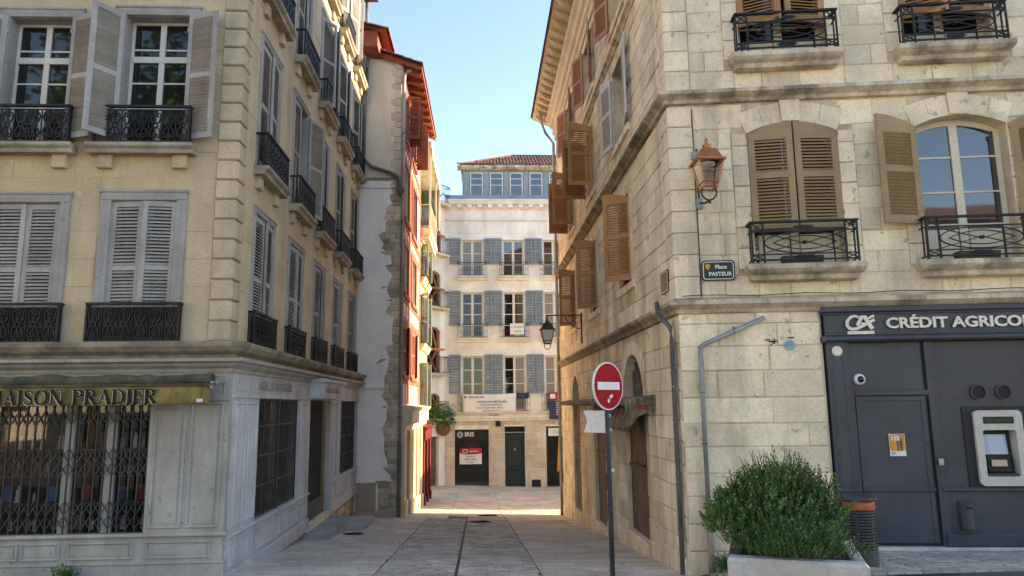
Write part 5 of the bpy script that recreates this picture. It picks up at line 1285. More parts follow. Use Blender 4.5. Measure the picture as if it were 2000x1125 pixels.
# ------------------------------------------------------------------ yellow house
YH = thing('yellow_house', 'narrow yellow house with grey shutters, a balcony and a red shopfront', 'house', HT.P(10, -2.5))
Y0, Y1 = HL+.02, 10.5
YW = [(u0, u1, z0, z1) for z0, z1 in ((1.5, 3.3), (4.1, 6.2), (6.9, 8.3)) for u0, u1 in ((7.0, 7.95), (8.9, 9.85))]
wall('wall', HT, Y0, Y1, -4, 8.7, YW, 'yellow_wall', YH, .2)
ob('end_wall', MB().quad(HT.P(Y1, -4), HT.P(Y1, -4, -6), HT.P(Y1, 8.7, -6), HT.P(Y1, 8.7)), 'yellow_wall', YH)
for i, (a, b, c, d) in enumerate(YW):
    casement(HT, a, b, c, d, .12, YH, 'window_white', 'pane', 2, (.5,))
    leaf(HT, a, c, (b-a)/2, d-c, R(140), 1, 'shutter_teal', YH, off=.05); leaf(HT, b, c, (b-a)/2, d-c, R(168), -1, 'shutter_teal', YH, off=.05)
    if i >= 2:
        ob('balcony_slab', MB().sweep([HT.P(a-.25, 0), HT.P(b+.25, 0)], [(0, c-.28), (.1, c-.26), (.2, c-.08), (.24, c), (0, c+.01)]), 'cream_paint', YH)
        ob('balcony_railing', cached('yrail', lambda: bar_railing(1.3, .85, .2)), 'iron', YH, HT.M(a-.17, c, .20))
ob('top_cornice', MB().sweep([HT.P(Y0, 0), HT.P(Y1, 0)], [(0, 8.35), (.12, 8.4), (.14, 8.62), (.44, 8.70), (.46, 8.92), (0, 8.95)]), 'cream_paint', YH)
for k in range(8): box_part('modillion', HT, Y0+.1+.5*k, Y0+.32+.5*k, 8.46, 8.69, .10, .40, 'cream_paint', YH, .02)
ob('balcony_railing', bar_railing(3.9, 1.0, .4, .16, False), 'window_cream', YH, HT.M(Y0, 8.95, .42))
ob('terrace_wall', MB().box(Y0, Y1, 0, .1, 8.9, 12.6).box(Y1, 13.1, 0, .1, 10.4, 12.6), 'plaster_cream', YH, HT.M(0, 0, -.55))
for u in (6.9, 8.6): ob('terrace_window', MB().box(u, u+1.0, -.03, .0, 9.2, 11.4), 'pane', YH, HT.M(0, 0, -.55)); box_part('terrace_shutter', HT, u+1.02, u+1.5, 9.2, 11.4, -.55, -.50, 'shutter_teal', YH)
ob('terrace_roof', MB().box(Y0+.3, 13.3, -.45, 2.2, 12.55, 12.85), 'window_cream', YH, HT.M(0, 0, 0))
ob('side_screen', MB().box(13.1, 13.16, -.38, 2.0, 10.4, 12.56).box(Y1+.01, 13.1, -.30, 2.0, 10.3, 10.42), 'shutter_teal', YH, HT.M())
for u in (Y0+.35, Y1-.1, 13.0): ob('terrace_post', MB().box(u, u+.09, -.42, -.34, 8.9 if u < 11 else 10.4, 12.56), 'window_cream', YH, HT.M())
for k in range(15):
    u = Y0+.3+.42*k; ob('scallop', MB().prism([(0, 0), (.42, 0), (.42, -.24), (.33, -.36), (.21, -.40), (.09, -.36), (0, -.24)], -.01, .01), 'awning_white' if k % 2 else 'awning_green', YH, HT.M(u, 12.56, .46))
ob('terrace_awning', MB().quad((Y0+.4, .45, 11.0), (Y0+3.2, .45, 11.0), (Y0+3.2, -.45, 10.3), (Y0+.4, -.45, 10.3)), 'awning_green', YH, HT.M())
ob('chimney', MB().box(-.35, .35, -.3, .3, 0, 1.6).box(-.42, .42, -.37, .37, 1.6, 1.75).box(-.25, .25, -.2, .2, 1.75, 2.0), 'stone_side', YH, T(HT.P(Y1+.6, 12.5, -.5)))
# red shopfront
RP = 'red_paint'
for a, b in ((7.0, 7.3), (8.6, 8.85), (10.15, 10.45)):
    z = gz(*HT.P(a, 0).xy); box_part('red_pilaster', HT, a, b, z-.2, .2, .02, .22, RP, YH, .02); box_part('pilaster_base', HT, a-.04, b+.04, z-.2, z+.35, .02, .27, RP, YH, .02)
ob('red_fascia', MB().sweep([HT.P(6.95, 0), HT.P(10.5, 0)], [(0, .10), (.24, .12), (.26, .16), (.26, .52), (.34, .58), (.36, .66), (0, .74)]), RP, YH)
for a, b in ((7.3, 8.6), (8.85, 10.15)):
    box_part('shop_pane', HT, a, b, -1.9, .12, .03, .06, 'pane', YH); box_part('stall_riser', HT, a, b, -3.0, -1.88, .02, .12, RP, YH, .02)
ob('side_return', MB().box(6.9, 6.96, -.2, .0, -3, .66), RP, YH, HT.M())
# ------------------------------------------------------------------ braced stone house in the recess
p0 = at_depth(812, 700, 38.9); p1 = Vector((cF.x, cF.y-.02, 0)); BF = Fac((p0.x, p0.y), (p1.x-p0.x, p1.y-p0.y)); BL = (p1.xy-p0.xy).length
BH = thing('braced_house', 'narrow stone house with timber braced windows and black balconies', 'house', BF.P(BL*.6, -2.7))
uw0, uw1 = BL-1.62, BL-.42
BW = [(uw0, uw1, 10.1, 12.3), (uw0, uw1, 7.0, 9.1), (uw0, uw1, 3.3, 5.9), (uw0, uw1, .85, 2.2)]
BD_ = (uw0-.1, uw1-.1, -2.9, -.15)
wall('wall', BF, -2, BL, -4, 13.2, BW+[BD_], 'far_stone', BH, .3)
for a, b, c, d in BW:
    w, h = b-a, d-c; f = MB()
    for x0, x1, z0, z1 in ((0, .09, 0, h), (w-.09, w, 0, h), (.09, w-.09, h-.09, h), (.09, w-.09, h*.48, h*.54)): f.box(x0, x1, 0, .08, z0, z1)
    o = ob('timber_prop', f, 'brace_wood', BH, BF.M(a, c, -.05))
    for p in ([(.1, 0), (w-.15, h*.5)], [(w-.1, 0), (.15, h*.5)], [(.15, h*.52), (w*.5, h)], [(w-.15, h*.52), (w*.5, h)]): ob('brace', MB().strip(p, .085, .085, .15), 'brace_wood', o, BF.M(a, c, -.05))
    ob('dark_opening', MB().pane(a, b, c, d, .28), 'dark_interior', BH, BF.M())
    ob('cross_plank', MB().box(-.35, w+.35, -.05, 0, 0, .10), 'brace_wood', BH, BF.M(a, c+h*.5, .0))
    n = 8; A = lambda x: d-.22+.22*(1-((x-w/2)/(w/2))**2)
    ob('arch_head', MB().prism([(w*i/n, A(w*i/n)) for i in range(n+1)]+[(w, d+.01), (0, d+.01)], -.01, .28), 'far_stone', BH, BF.M(a, 0, 0))
    ob('balcony_slab', MB().box(a-.35, b+.35, -.42, 0, c-.14, c), 'far_stone_low', BH, BF.M())
    ob('balcony_railing', cached('brail', lambda: bar_railing(w+.6, .92, .36, .13, False)), 'iron', BH, BF.M(a-.3, c, .38))
ob('door', MB().box(BD_[0], BD_[1], .2, .26, BD_[2], BD_[3]), 'door_wood', BH, BF.M())
ob('top_balcony', MB().box(-1, BL-.0, -.45, 0, 12.95, 13.12), 'far_stone_low', BH, BF.M()); ob('balcony_railing', bar_railing(2.0, 1.0, .36, .13, True), 'iron', BH, BF.M(BL-2.05, 13.12, .4))
t = thing('hanging_plants', 'dark trailing plants in pots along the lowest balcony of the braced house', 'plants', BF.P(uw0+.5, .9, .35))
fl = MB(); rp_ = random.Random(3)
for k in range(900):
    u = rp_.uniform(uw0-.35, uw1+.75); zz = rp_.gauss(.95, .28); y = -.40+rp_.uniform(-.2, .12); a = rp_.uniform(0, 6.28); s_ = rp_.uniform(.03, .07)
    fl.quad((u-s_, y, zz), (u, y-s_*math.cos(a), zz-s_*.5), (u+s_, y, zz+s_*math.sin(a)*.5), (u, y+s_*math.cos(a), zz+s_))
ob('foliage', fl, 'leaf_low', t, BF.M(), stuff=True)
t = thing('round_sign', 'brown round sign hanging at the corner by the mesh shutter shop', 'sign', FB.P(.05, .35, .45)); ob('disc', MB().lathe([(.0, -.04), (.40, -.04), (.42, 0), (.40, .04), (0, .04)], 20), 'print_brown', t, FB.M(-.02, .28, .5) @ RZ(R(30)) @ RX(R(90))); ob('arm', MB().tube([FB.P(.05, .72, 0), FB.P(.0, .72, .55)], .02, 5), 'iron', t)
# ------------------------------------------------------------------ far white stone house facing down the street
FH = thing('white_stone_house', 'white stone house with blue-grey shutters closing the end of the street', 'house', FB.P(3.5, -2.9))
FX1 = 13.0; ft = 12.7
cols = [1.58, 3.97, 6.32, 8.7, 11.0]; fw2 = .62
FW_ = []
for c in cols: FW_ += [(c-fw2, c+fw2, 8.88, 11.06), (c-fw2, c+fw2, 5.30, 7.96), (c-fw2, c+fw2, 1.15, 4.28)]
FD = [(.57, 2.47, -3.2, .18, .30), (3.36, 4.52, -3.2, .32, .22), (5.70, 7.6, -3.3, .30, .3)]
wall('wall', FB, 0, FX1, -5, 13.3, FW_+FD, 'far_stone', FH, .22)
fm = [(a-.75, b+.75, c-.25, d+.12) for a, b, c, d in FW_]+[(o[0]-.02, o[1]+.02, o[2], o[3]+.12) for o in FD]
masonry(FB, FH, 'far_stone', 0, FX1, 1.2, 11.35, .43, (.7, 1.1), [(a-.05, b+.05, c-.2, d+.1) for a, b, c, d in FW_], 0, 'ashlar', proud=.006, joint=.010, seed=61, chamf=(.006, .012))
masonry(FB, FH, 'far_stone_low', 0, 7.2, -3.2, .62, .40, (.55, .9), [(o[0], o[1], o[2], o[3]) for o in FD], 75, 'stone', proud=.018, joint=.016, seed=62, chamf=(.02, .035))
fsweep = lambda prof_, m, n: ob(n, MB().sweep([FB.P(-.0, 0), FB.P(FX1, 0)], prof_), m, FH)
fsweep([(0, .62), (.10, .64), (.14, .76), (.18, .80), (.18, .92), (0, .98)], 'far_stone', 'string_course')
fsweep([(0, 12.18), (.07, 12.20), (.12, 12.26), (.12, 12.32), (0, 12.36)], 'far_stone', 'string_course')
fsweep([(0, 12.85), (.08, 12.9), (.10, 13.1), (.38, 13.16), (.42, 13.28), (.48, 13.32), (.50, 13.40), (0, 13.44)], 'far_stone', 'cornice')
for k in range(22): box_part('modillion', FB, .1+.6*k, .36+.6*k, 12.94, 13.15, .06, .34, 'far_stone', FH, .02)
# fan of long wedge stones above the top windows
for k in range(24):
    u = .05+.54*k; lean = .28*max(0, 1-k/10); ob('wedge_stone', MB().prism([(u+lean+.006, 11.45), (u+.54+lean*.9-.006, 11.45), (u+.54-.006, 12.16), (u+.006, 12.16)], -.024, .01), 'far_stone', FH, FB.M())
for c_i, c in enumerate(cols):
    for r_, (z0, z1, bars) in enumerate(((8.88, 11.06, (.33, .64)), (5.30, 7.96, (.28, .52, .76)), (1.15, 4.28, (.25, .5, .75)))):
        a, b = c-fw2, c+fw2; hs = (9.60, 6.02, 2.18)[r_]
        rc_ = random.Random(c_i*7+r_); st_ = rc_.random(); cur = (lambda i, q: 'pane_curtain' if (q < st_ and i == 0) or (st_ > .75) else ('pane_bright' if r_ == 0 else 'pane')) if r_ < 2 and c_i != 1 else None
        cur = cur if r_ < 2 else (lambda i, q: 'pane_curtain') if (r_ == 2 and c_i == 2) else ((lambda i, q: 'pane_curtain' if i else 'pane') if r_ == 2 and c_i == 1 else None)
        casement(FB, a, b, z0, z1, .14, FH, 'far_frame', 'pane_bright' if r_ == 0 else 'pane', 2, bars, fw=.09, gb=.045, pane_of=cur)
        ob('window_trim', MB().cbox(a-.10, a, -.04, 0, z0, z1, .01).cbox(b, b+.10, -.04, 0, z0, z1, .01).cbox(a-.1, b+.1, -.045, 0, z1, z1+.10, .01), 'far_stone', FH, FB.M())
        mids = (.5,) if r_ == 0 else (.33, .66)
        leaf(FB, a-.05, hs, .66, z1-hs+.08, R(176), 1, 'shutter_blue', FH, off=.09, mids=mids, sp=.085, arm=.085); leaf(FB, b+.05, hs, .66, z1-hs+.08, R(174), -1, 'shutter_blue', FH, off=.055, mids=mids, sp=.085, arm=.085)
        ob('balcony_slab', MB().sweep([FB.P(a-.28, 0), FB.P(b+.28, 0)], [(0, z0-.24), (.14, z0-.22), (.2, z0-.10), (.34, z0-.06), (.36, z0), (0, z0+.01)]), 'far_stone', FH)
        ob('balcony_railing', cached(('frail', r_), lambda: bar_railing(1.66, .80 if r_ < 2 else .95, .3, .14)), 'iron', FH, FB.M(a-.21, z0, .31))
# slate attic storey with windows, hipped tile roof
ob('parapet', MB().sweep([FB.P(0, 0), FB.P(FX1, 0)], [(-.6, 13.40), (.42, 13.41), (.42, 13.46), (.20, 13.72), (-.55, 13.76)]), 'slate_blue', FH)
AX0 = 1.0; AF = Fac(FB.P(AX0, 0, -.5), (1, 0))
ob('attic_wall', MB().box(0, 12, 0, .2, 13.6, 15.6).box(0, .15, .2, 6, 13.6, 15.6), 'slate_blue', FH, AF.M())
for k in range(8):
    u = .46+1.19*k
    casement(AF, u, u+.78, 13.82, 15.32, -.05, FH, 'far_frame', 'pane_bright', 1, (.48, .74), fw=.06, gb=.04)
    box_part('attic_pilaster', AF, u-.36, u-.06, 13.75, 15.40, 0, .06, 'slate_blue', FH, .015)
ob('attic_eave', MB().sweep([AF.P(-.3, 0), AF.P(12, 0)], [(0, 15.45), (.15, 15.46), (.30, 15.58), (.34, 15.70), (0, 15.72)]), 'stone_cornice', FH)
hr = MB(); x0, x1, y0, y1 = -.10, 12, -.36, 3; zr = 15.70
ridge0 = (3.1, 2.6, 17.3)
hr.quad((x0, y0, zr), (x1, y0, zr), (x1, 2.6, 17.3), ridge0).poly([(x0, y1, zr), (x0, y0, zr), ridge0])
# roof tiles: rows of half-round tiles laid up the front slope
ob('roof', hr, 'tile', FH, AF.M())
tl = MB()
for k in range(60):
    u = -.25+.2*k; top = 2.96*(min(1, (u-x0)/3.45))
    nrow = max(1, int(top/.42))
    for c in range(nrow):
        base = len(tl.v)
        for yy in (c*.42-.03, c*.42+.46):
            for q in range(4): a = math.pi*q/3; tl.v.append((u+.09*math.cos(a), y0+yy, zr+.02+yy*(1.6/2.96)+.07*math.sin(a)+(.03 if yy == c*.42-.03 else 0)))
        for q in range(3): tl.f.append((base+q, base+q+1, base+5+q, base+4+q))
        tl.f.append((base, base+1, base+2, base+3))
ob('roof_tiles', tl, 'tile', FH, AF.M(), stuff=True)
ob('ridge_cap', MB().tube([AF.P(3.1, 17.32, -2.6), AF.P(12, 17.32, -2.6)], .09, 6), 'tile', FH); ob('hip_cap', MB().tube([AF.P(x0, zr+.05, .36), AF.P(3.1, 17.32, -2.6)], .09, 6), 'tile', FH)
ob('side_wall', MB().quad(FB.P(0, -5, 0), FB.P(0, -5, -10), FB.P(0, 13.4, -10), FB.P(0, 13.4, 0)).quad(FB.P(FX1, -5, 0), FB.P(FX1, 13.4, 0), FB.P(FX1, 13.4, -10), FB.P(FX1, -5, -10)), 'far_stone', FH)
ob('low_roof', MB().quad(FB.P(0, 13.7, -.4), FB.P(1.2, 13.8, -.4), FB.P(1.2, 14.6, -3), FB.P(0, 14.6, -3)), 'zinc', FH)
# shop with mesh shutter
ob('shop_sign', MB().box(.60, 2.44, -.02, .05, -.42, .16), 'black_sign', FH, FB.M(0, 0, -.1))
ob('sign_text', text_mesh('IRIS', .34, .01, bold=.008, align='LEFT'), 'sign_white', FH, FB.M(1.12, -.20, -.07)); ob('sign_ring', MB().strip([(.87+.15*math.cos(q*math.pi/8), -.10+.15*math.sin(q*math.pi/8)) for q in range(16)], .03, -.01, .01, True).strip([(.87+.08*math.cos(q*math.pi/6), -.10+.08*math.sin(q*math.pi/6)) for q in range(12)], .025, -.01, .01, True), 'sign_white', FH, FB.M(0, 0, -.07), stuff=True)
ob('shop_recess', MB().pane(.57, 2.47, -3.2, .18, .28), 'dark_interior', FH, FB.M())
ms = MB(); nx, nz = 20, 26; w, h = 1.84, 2.3
for i in range(nx):
    for s_ in (0, 1): ms.strip([(w*(i+((q+s_) % 2))/nx, h*q/nz) for q in range(nz+1)], .018, -.01+.006*s_, -.004+.006*s_)
ob('roller_mesh', ms, 'grille', FH, FB.M(.60, -2.72, -.18))
ob('roller_foot', MB().box(.60, 2.44, 0, .04, -2.95, -2.72), 'grille', FH, FB.M(0, 0, -.17))
t = thing('letting_sign', 'red and white shop-to-let sign fixed on the mesh roller shutter', 'sign', M=FB.M(.84, -1.72, -.10)); M = FB.M(.84, -1.72, -.10)
ob('board', MB().box(0, 1.24, -.02, .02, 0, .86), 'sign_white', t, M); ob('red_band', MB().prism([(0, .60), (.3, .54), (.62, .52), (.94, .54), (1.24, .60), (1.24, .86), (0, .86)], -.026, -.018), 'print_red', t, M)
ob('emblem', MB().strip(rrect(.17, .45, .63, .80, .08), .035, -.03, -.024, True), 'sign_white', t, M)
for s_, x, z_, sz, m_ in (('carmen', .80, .66, .16, 'sign_white'), ('LOCAUX', .62, .37, .12, 'print_grey'), ('DISPONIBLES', .62, .22, .12, 'print_grey'), ('05 59 000 000'[:8], .62, .07, .10, 'print_grey')): ob('lettering', text_mesh(s_, sz, .004, bold=.002), m_, t, M @ T((x, -.026, z_)))
# green door
GD = ob('door', MB().box(3.38, 4.50, 0, .06, -3.05, -.02), 'door_green', FH, FB.M(0, 0, -.2))
for a, b, c, d in ((3.52, 4.36, -1.9, -.35), (3.52, 4.36, -2.85, -2.1)): panel(FB, a, b, c, d, -.2, 'door_green', GD, 'door_panel', .06, .03)
ob('door_rail', MB().box(3.38, 4.50, -.05, 0, -2.06, -1.96).box(3.38, 4.50, -.05, 0, -.28, -.2), 'door_green', GD, FB.M(0, 0, -.2)); ob('knocker', MB().strip([(3.94+.05*math.cos(q*math.pi/4), -.95+.06*math.sin(q*math.pi/4)) for q in range(8)], .02, -.03, 0, True), 'metal', GD, FB.M(0, 0, -.21))
ob('transom_grille', bar_railing(1.12, .30, .02, .14, True), 'iron', FH, FB.M(3.38, .0, -.19)); ob('transom_pane', MB().pane(3.38, 4.5, 0, .32, .21), 'dark_interior', FH, FB.M())
ob('house_number', text_mesh('10', .18, .006), 'print_grey', FH, FB.M(3.94, .42, .02))
# second shop
ob('shop_front', MB().box(5.70, 7.6, .24, .28, -3.3, .3), 'dark_interior', FH, FB.M()); ob('shop_frame', MB().box(5.72, 5.82, 0, .1, -3.1, .30).box(5.82, 7.6, 0, .1, -.02+.25, .30).box(5.82, 7.6, 0, .1, -3.1, -2.9), 'black_sign', FH, FB.M(0, 0, -.1))
ob('shop_sign', MB().box(5.84, 7.6, -.02, .05, -.24, .20), 'banner', FH, FB.M(0, 0, -.1)); ob('sign_text', text_mesh('Crook', .24, .006, align='LEFT'), 'print_grey', FH, FB.M(6.10, -.10, -.07))
ob('hanging_cloth', MB().prism([(6.3, -2.2), (6.42, -2.2), (6.46, -1.2), (6.50, -.3), (6.42, -.3), (6.36, -1.3)], 0, .05), 'print_orange', FH, FB.M(0, 0, -.2))
ob('cellar_vent', MB().cbox(4.85, 5.35, -.02, .05, -3.0, -2.6, .01), 'black_sign', FH, FB.M(0, 0, .03))
tag(ob('wall_lamp_box', MB().box(2.86, 3.14, -.22, 0, .34, .62).box(2.88, 3.12, -.23, -.2, .36, .60), 'black_sign', M=FB.M(0, 0, .02)), 'black square lamp box on the far facade between the mesh shutter and green door', 'lamp')
# banners hanging from its balconies
def cloth(name, F, u0, u1, z0, z1, off, m, label, cat='banner', lines=(), sag=.05):
    M = F.M(u0, z0, off); t = thing(name, label, cat, M=M); w, h = u1-u0, z1-z0; b = MB(); nx, nz = 14, 6
    for j in range(nz+1):
        for i in range(nx+1):
            x, z_ = w*i/nx, h*j/nz; b.v.append((x, .03*math.sin(i*1.3+j*.8)*(1-j/nz), z_-sag*math.sin(math.pi*i/nx)*(1 if j == nz else .6)+.03*i/nx))
    for j in range(nz):
        for i in range(nx): a = j*(nx+1)+i; b.f.append((a, a+1, a+nx+2, a+nx+1))
    c = ob('cloth', b, m, t, M, smooth=True); md = c.modifiers.new('thickness', 'SOLIDIFY'); md.thickness = .008
    for s_, x, z_, sz, mm in lines: ob('lettering', text_mesh(s_, sz, .004, bold=.002), mm, t, M @ T((x, -.045, z_)))
    return t
bt = cloth('banner', FB, 1.02, 4.02, 1.06, 2.14, .40, 'banner', 'long white printed banner hung across the lower balconies of the far house', lines=(('GROUPE IRIS', .75, .86, .15, 'print_grey'), ('DES EQUIPES SPECIALISEES', 1.65, .60, .14, 'print_grey'), ('POUR VOUS ACCOMPAGNER', 1.6, .45, .09, 'print_grey'), ('Accueil   Conseil   Sant\u00e9   Maison', 1.5, .28, .11, 'print_grey'), ('Au service de votre vue', 1.6, .13, .10, 'print_red')))
ob('red_mark', MB().box(.10, .20, -.05, -.045, .86, .98), 'print_red', bt, FB.M(1.02, 1.06, .40))
for k in range(6): ob('stamp_edge', MB().box(2.95, 3.0, -.05, -.045, .16+.14*k, .22+.14*k), 'print_red', bt, FB.M(1.02, 1.06, .40))
cloth('flag', FB, 4.0, 4.75, 1.86, 2.20, .38, 'print_navy', 'small navy flag on the balcony rail beside the long white banner', 'flag', lines=(('\u2605 \u2605'[:0]+'- - -', .38, .12, .12, 'sign_white'),))
t = cloth('sale_panel', FB, 5.85, 7.2, 1.74, 2.18, .38, 'print_red', 'red panel above navy notices on the balcony at the edge of the far house', 'sign', lines=(('A VENDRE', .85, .15, .16, 'sign_white'),), sag=0)
ob('white_square', MB().box(.08, .36, -.05, -.044, .10, .36), 'sign_white', t, FB.M(5.85, 1.74, .38)); ob('navy_board', MB().box(.02, 1.3, -.03, .0, -1.05, -.04), 'print_navy', t, FB.M(5.85, 1.74, .38))
for k in range(6): ob('print_line', MB().box(.40, 1.1-.1*(k % 2), -.036, -.03, -.16-.13*k, -.12-.13*k), 'banner', t, FB.M(5.85, 1.74, .38))
t = thing('estate_sign', 'white and green for-sale board on the middle balcony of the far house', 'sign', M=FB.M(3.72, 5.38, .37)); M = FB.M(3.72, 5.38, .37)
ob('board', MB().box(0, .80, -.02, .01, 0, .72), 'sign_white', t, M)
for k, m_ in enumerate(('print_red', 'print_green', 'print_blue')): ob('colour_bar', MB().box(.27*k, .27*k+.26, -.025, -.019, 0, .10), m_, t, M)
ob('lettering', text_mesh('A VENDRE', .15, .004, bold=.004), 'print_green', t, M @ T((.4, -.022, .46))); ob('lettering', text_mesh('000000', .14, .004, bold=.004), 'print_green', t, M @ T((.4, -.022, .22)))
# unseen low house added to cast shade over the lane's far side
LH = thing('lane_shade_house', 'low tiled house out of view, added to shade the cross lane', 'house', (17, 36, -2.8))
ob('wall', MB().box(17, 24, 34.2, 44, -4, 5.0), 'plaster_cream', LH); ob('roof', MB().prism([(16.7, 4.95), (20.5, 6.1), (24.3, 4.95)], 34.0, 44.3), 'tile', LH)
for y_ in (36.5, 39, 41.5): ob('window', MB().box(16.96, 17.02, y_, y_+1, -1.2, .6), 'pane', LH)
# ------------------------------------------------------------------ street furniture
p = at_depth(1185, 754, 9.2); gx, gy = p.x+.015, p.y; base = gz(gx, gy)
NE = thing('no_entry_sign', 'red round no-entry sign with white bar on a grey pole', 'sign', (gx, gy, base))
pb = at_depth(1197.5, 1125, 9.15)
ptop = Vector((p.x, p.y+.03, p.z+.22)); dirp = (Vector((p.x-.0, p.y+.03, p.z))-Vector((pb.x, pb.y+.03, pb.z))).normalized(); foot = ptop+dirp*((base-ptop.z)/dirp.z)
ob('pole', MB().tube([foot, ptop], .032, 12), 'pole', NE, smooth=True)
Dm = T(p) @ RZ(R(42)); r = .305
disc = lambda r_, y0, y1: MB().prism([(r_*math.cos(q*math.pi/24), r_*math.sin(q*math.pi/24)) for q in range(48)], y0, y1)
ob('disc_rim', disc(r, -.028, -.002), 'sign_white', NE, Dm); ob('red_face', disc(r*.945, -.032, -.027), 'sign_red', NE, Dm); ob('white_bar', MB().box(-.225, .225, -.035, -.031, -.048, .05), 'sign_white', NE, Dm)
ob('clamp', MB().box(-.05, .05, -.002, .07, .08, .12).box(-.05, .05, -.002, .07, -.16, -.12), 'zinc', NE, Dm)
ob('sticker', MB().prism([(.0, -.13), (.06, -.10), (.08, -.125), (.03, -.165)], -.036, -.032).prism([(-.01+.022*math.cos(q*math.pi/6), -.185+.03*math.sin(q*math.pi/6)) for q in range(12)], -.036, -.032), 'sign_white', NE, Dm, stuff=True)
pa = at_depth(1163, 824, 9.2)
ob('arrow_plate', MB().prism([(-.40, .14), (-.02, .14), (-.02, -.14), (-.40, -.14), (-.34, 0)], -.012, .0), 'sign_white', NE, T((p.x+.01, p.y-.0, pa.z)) @ RZ(R(-48)))
ob('clamp', MB().lathe([(.042, -.02), (.042, .02)], 10), 'zinc', NE, T((p.x+.005, p.y+.03, pa.z+.08))); ob('clamp', MB().lathe([(.042, -.02), (.042, .02)], 10), 'zinc', NE, T((p.x+.01, p.y+.03, pa.z-.10)))
ob('sticker', MB().box(-.02, .02, -.036, -.03, -.02, .02), 'sign_white', NE, T((p.x+.04, p.y+.03, p.z-1.05)))
# copper lantern on the corner
def lantern(name, label, top, s, mroof, mbody, mglass, up=True):
    t = thing(name, label, 'lantern', top)
    X = T(top) @ SC(s, s, s)
    ob('finial', MB().lathe([(.012, .30), (.03, .27), (.03, .22), (.018, .20), (.06, .185), (.07, .17), (.05, .15), (.06, .12), (.10, .115), (.10, .10)], 10), mroof, t, X, smooth=True)
    rf_ = MB(); a, b = .13, .20
    for (w0, z0), (w1, z1) in (((.11, .10), (.15, .02)), ((.15, .02), (.19, -.075)), ((.19, -.075), (.235, -.085)), ((.235, -.085), (.235, -.11)), ((.235, -.11), (.16, -.115))):
        c0 = [(w0*q, w0*r_, z0) for q, r_ in ((-1,-1),(1,-1),(1,1),(-1,1))]; c1 = [(w1*q, w1*r_, z1) for q, r_ in ((-1,-1),(1,-1),(1,1),(-1,1))]
        for q in range(4): rf_.quad(c0[q], c0[(q+1) % 4], c1[(q+1) % 4], c1[q])
    ob('roof', rf_, mroof, t, X)
    cg = MB(); top_w, bot_w, zt, zb = .195, .105, -.11, -.53
    for q, r_ in ((-1,-1),(1,-1),(1,1),(-1,1)): cg.tube([(top_w*q, top_w*r_, zt), (bot_w*q, bot_w*r_, zb)], .012, 4)
    for w_, z_ in ((bot_w, zb), (.125, -.45)):
        cg.tube([(w_*q, w_*r_, z_) for q, r_ in ((-1,-1),(1,-1),(1,1),(-1,1))], .012, 4, True)
    ob('cage', cg, mbody, t, X)
    for (q0, r0), (q1, r1) in (((-1,-1),(1,-1)), ((1,-1),(1,1)), ((1,1),(-1,1)), ((-1,1),(-1,-1))):
        k_ = .97; ob('glass_pane', MB().quad((top_w*k_*q0, top_w*k_*r0, zt), (top_w*k_*q1, top_w*k_*r1, zt), (bot_w*k_*q1, bot_w*k_*r1, zb), (bot_w*k_*q0, bot_w*k_*r0, zb)), mglass, t, X)
    ob('lamp_unit', MB().lathe([(.12, -.12), (.12, -.15), (.07, -.17), (.0, -.17)], 12), 'sign_white', t, X)
    return t, X
lp = RF.P(.50, 5.27, .34)
t, X = lantern('corner_lantern', 'copper roofed square lantern on the stone corner above the street plate', lp, .96, 'copper', 'copper', 'lamp_glass')
fk = MB()
for s_ in (-1, 1): fk.tube([RF.P(.50+s_*.10, 4.76, .34), RF.P(.50+s_*.115, 4.70, .34), RF.P(.50+s_*.10, 4.64, .34), RF.P(.50+s_*.05, 4.59, .34), RF.P(.50, 4.575, .34)], .014, 6)
fk.tube([RF.P(.50, 4.575, .34), RF.P(.46, 4.57, .2), RF.P(.40, 4.62, .04)], .016, 6).lathe([(.02, -.03), (.03, 0), (.012, .02)], 8, tuple(RF.P(.50, 4.555, .34)))
ob('fork', fk, 'bronze', t); ob('junction_box', MB().box(-.05, .05, -.05, .0, -.08, .08), 'zinc', t, RF.M(.40, 4.60, .03)); ob('junction_box', MB().box(-.05, .05, -.05, .0, -.06, .06), 'zinc', t, RF.M(.36, 5.38, .03))
ob('wall_bar', MB().box(-.012, .012, -.02, .0, 0, .95), 'bronze', t, RF.M(.40, 4.55, .03))
lq = RS.P(-10.15, 3.80, 1.05)
t, X = lantern('bracket_lantern', 'dark iron lantern hanging from a wall bracket over the street', lq, .95, 'bronze', 'bronze', 'lamp_frost')
br = MB().tube([RS.P(-10.15, 4.13, .03), RS.P(-10.15, 4.13, 1.08)], .022, 6).tube([RS.P(-10.15, 4.12, 1.05), lq+Vector((0, 0, .27))], .014, 6)
br.tube([RS.P(-10.15, 3.3, .035), RS.P(-10.15, 4.2, .035)], .025, 6).tube([RS.P(-10.15, lerp(3.72, 4.12, (q/8)**2), .05+.5*q/8) for q in range(9)], .014, 5)
br.tube([RS.P(-10.15, 3.98+.09*math.sin(q*math.pi/5), .16+.09*math.cos(q*math.pi/5)) for q in range(10)], .009, 5, True)
ob('bracket_arm', br, 'bronze', t); ob('fork', MB().tube([lq+Vector((-.1, 0, -.5)), lq+Vector((-.08, 0, -.62)), lq+Vector((0, 0, -.68)), lq+Vector((.08, 0, -.62)), lq+Vector((.1, 0, -.5))], .014, 6), 'bronze', t)
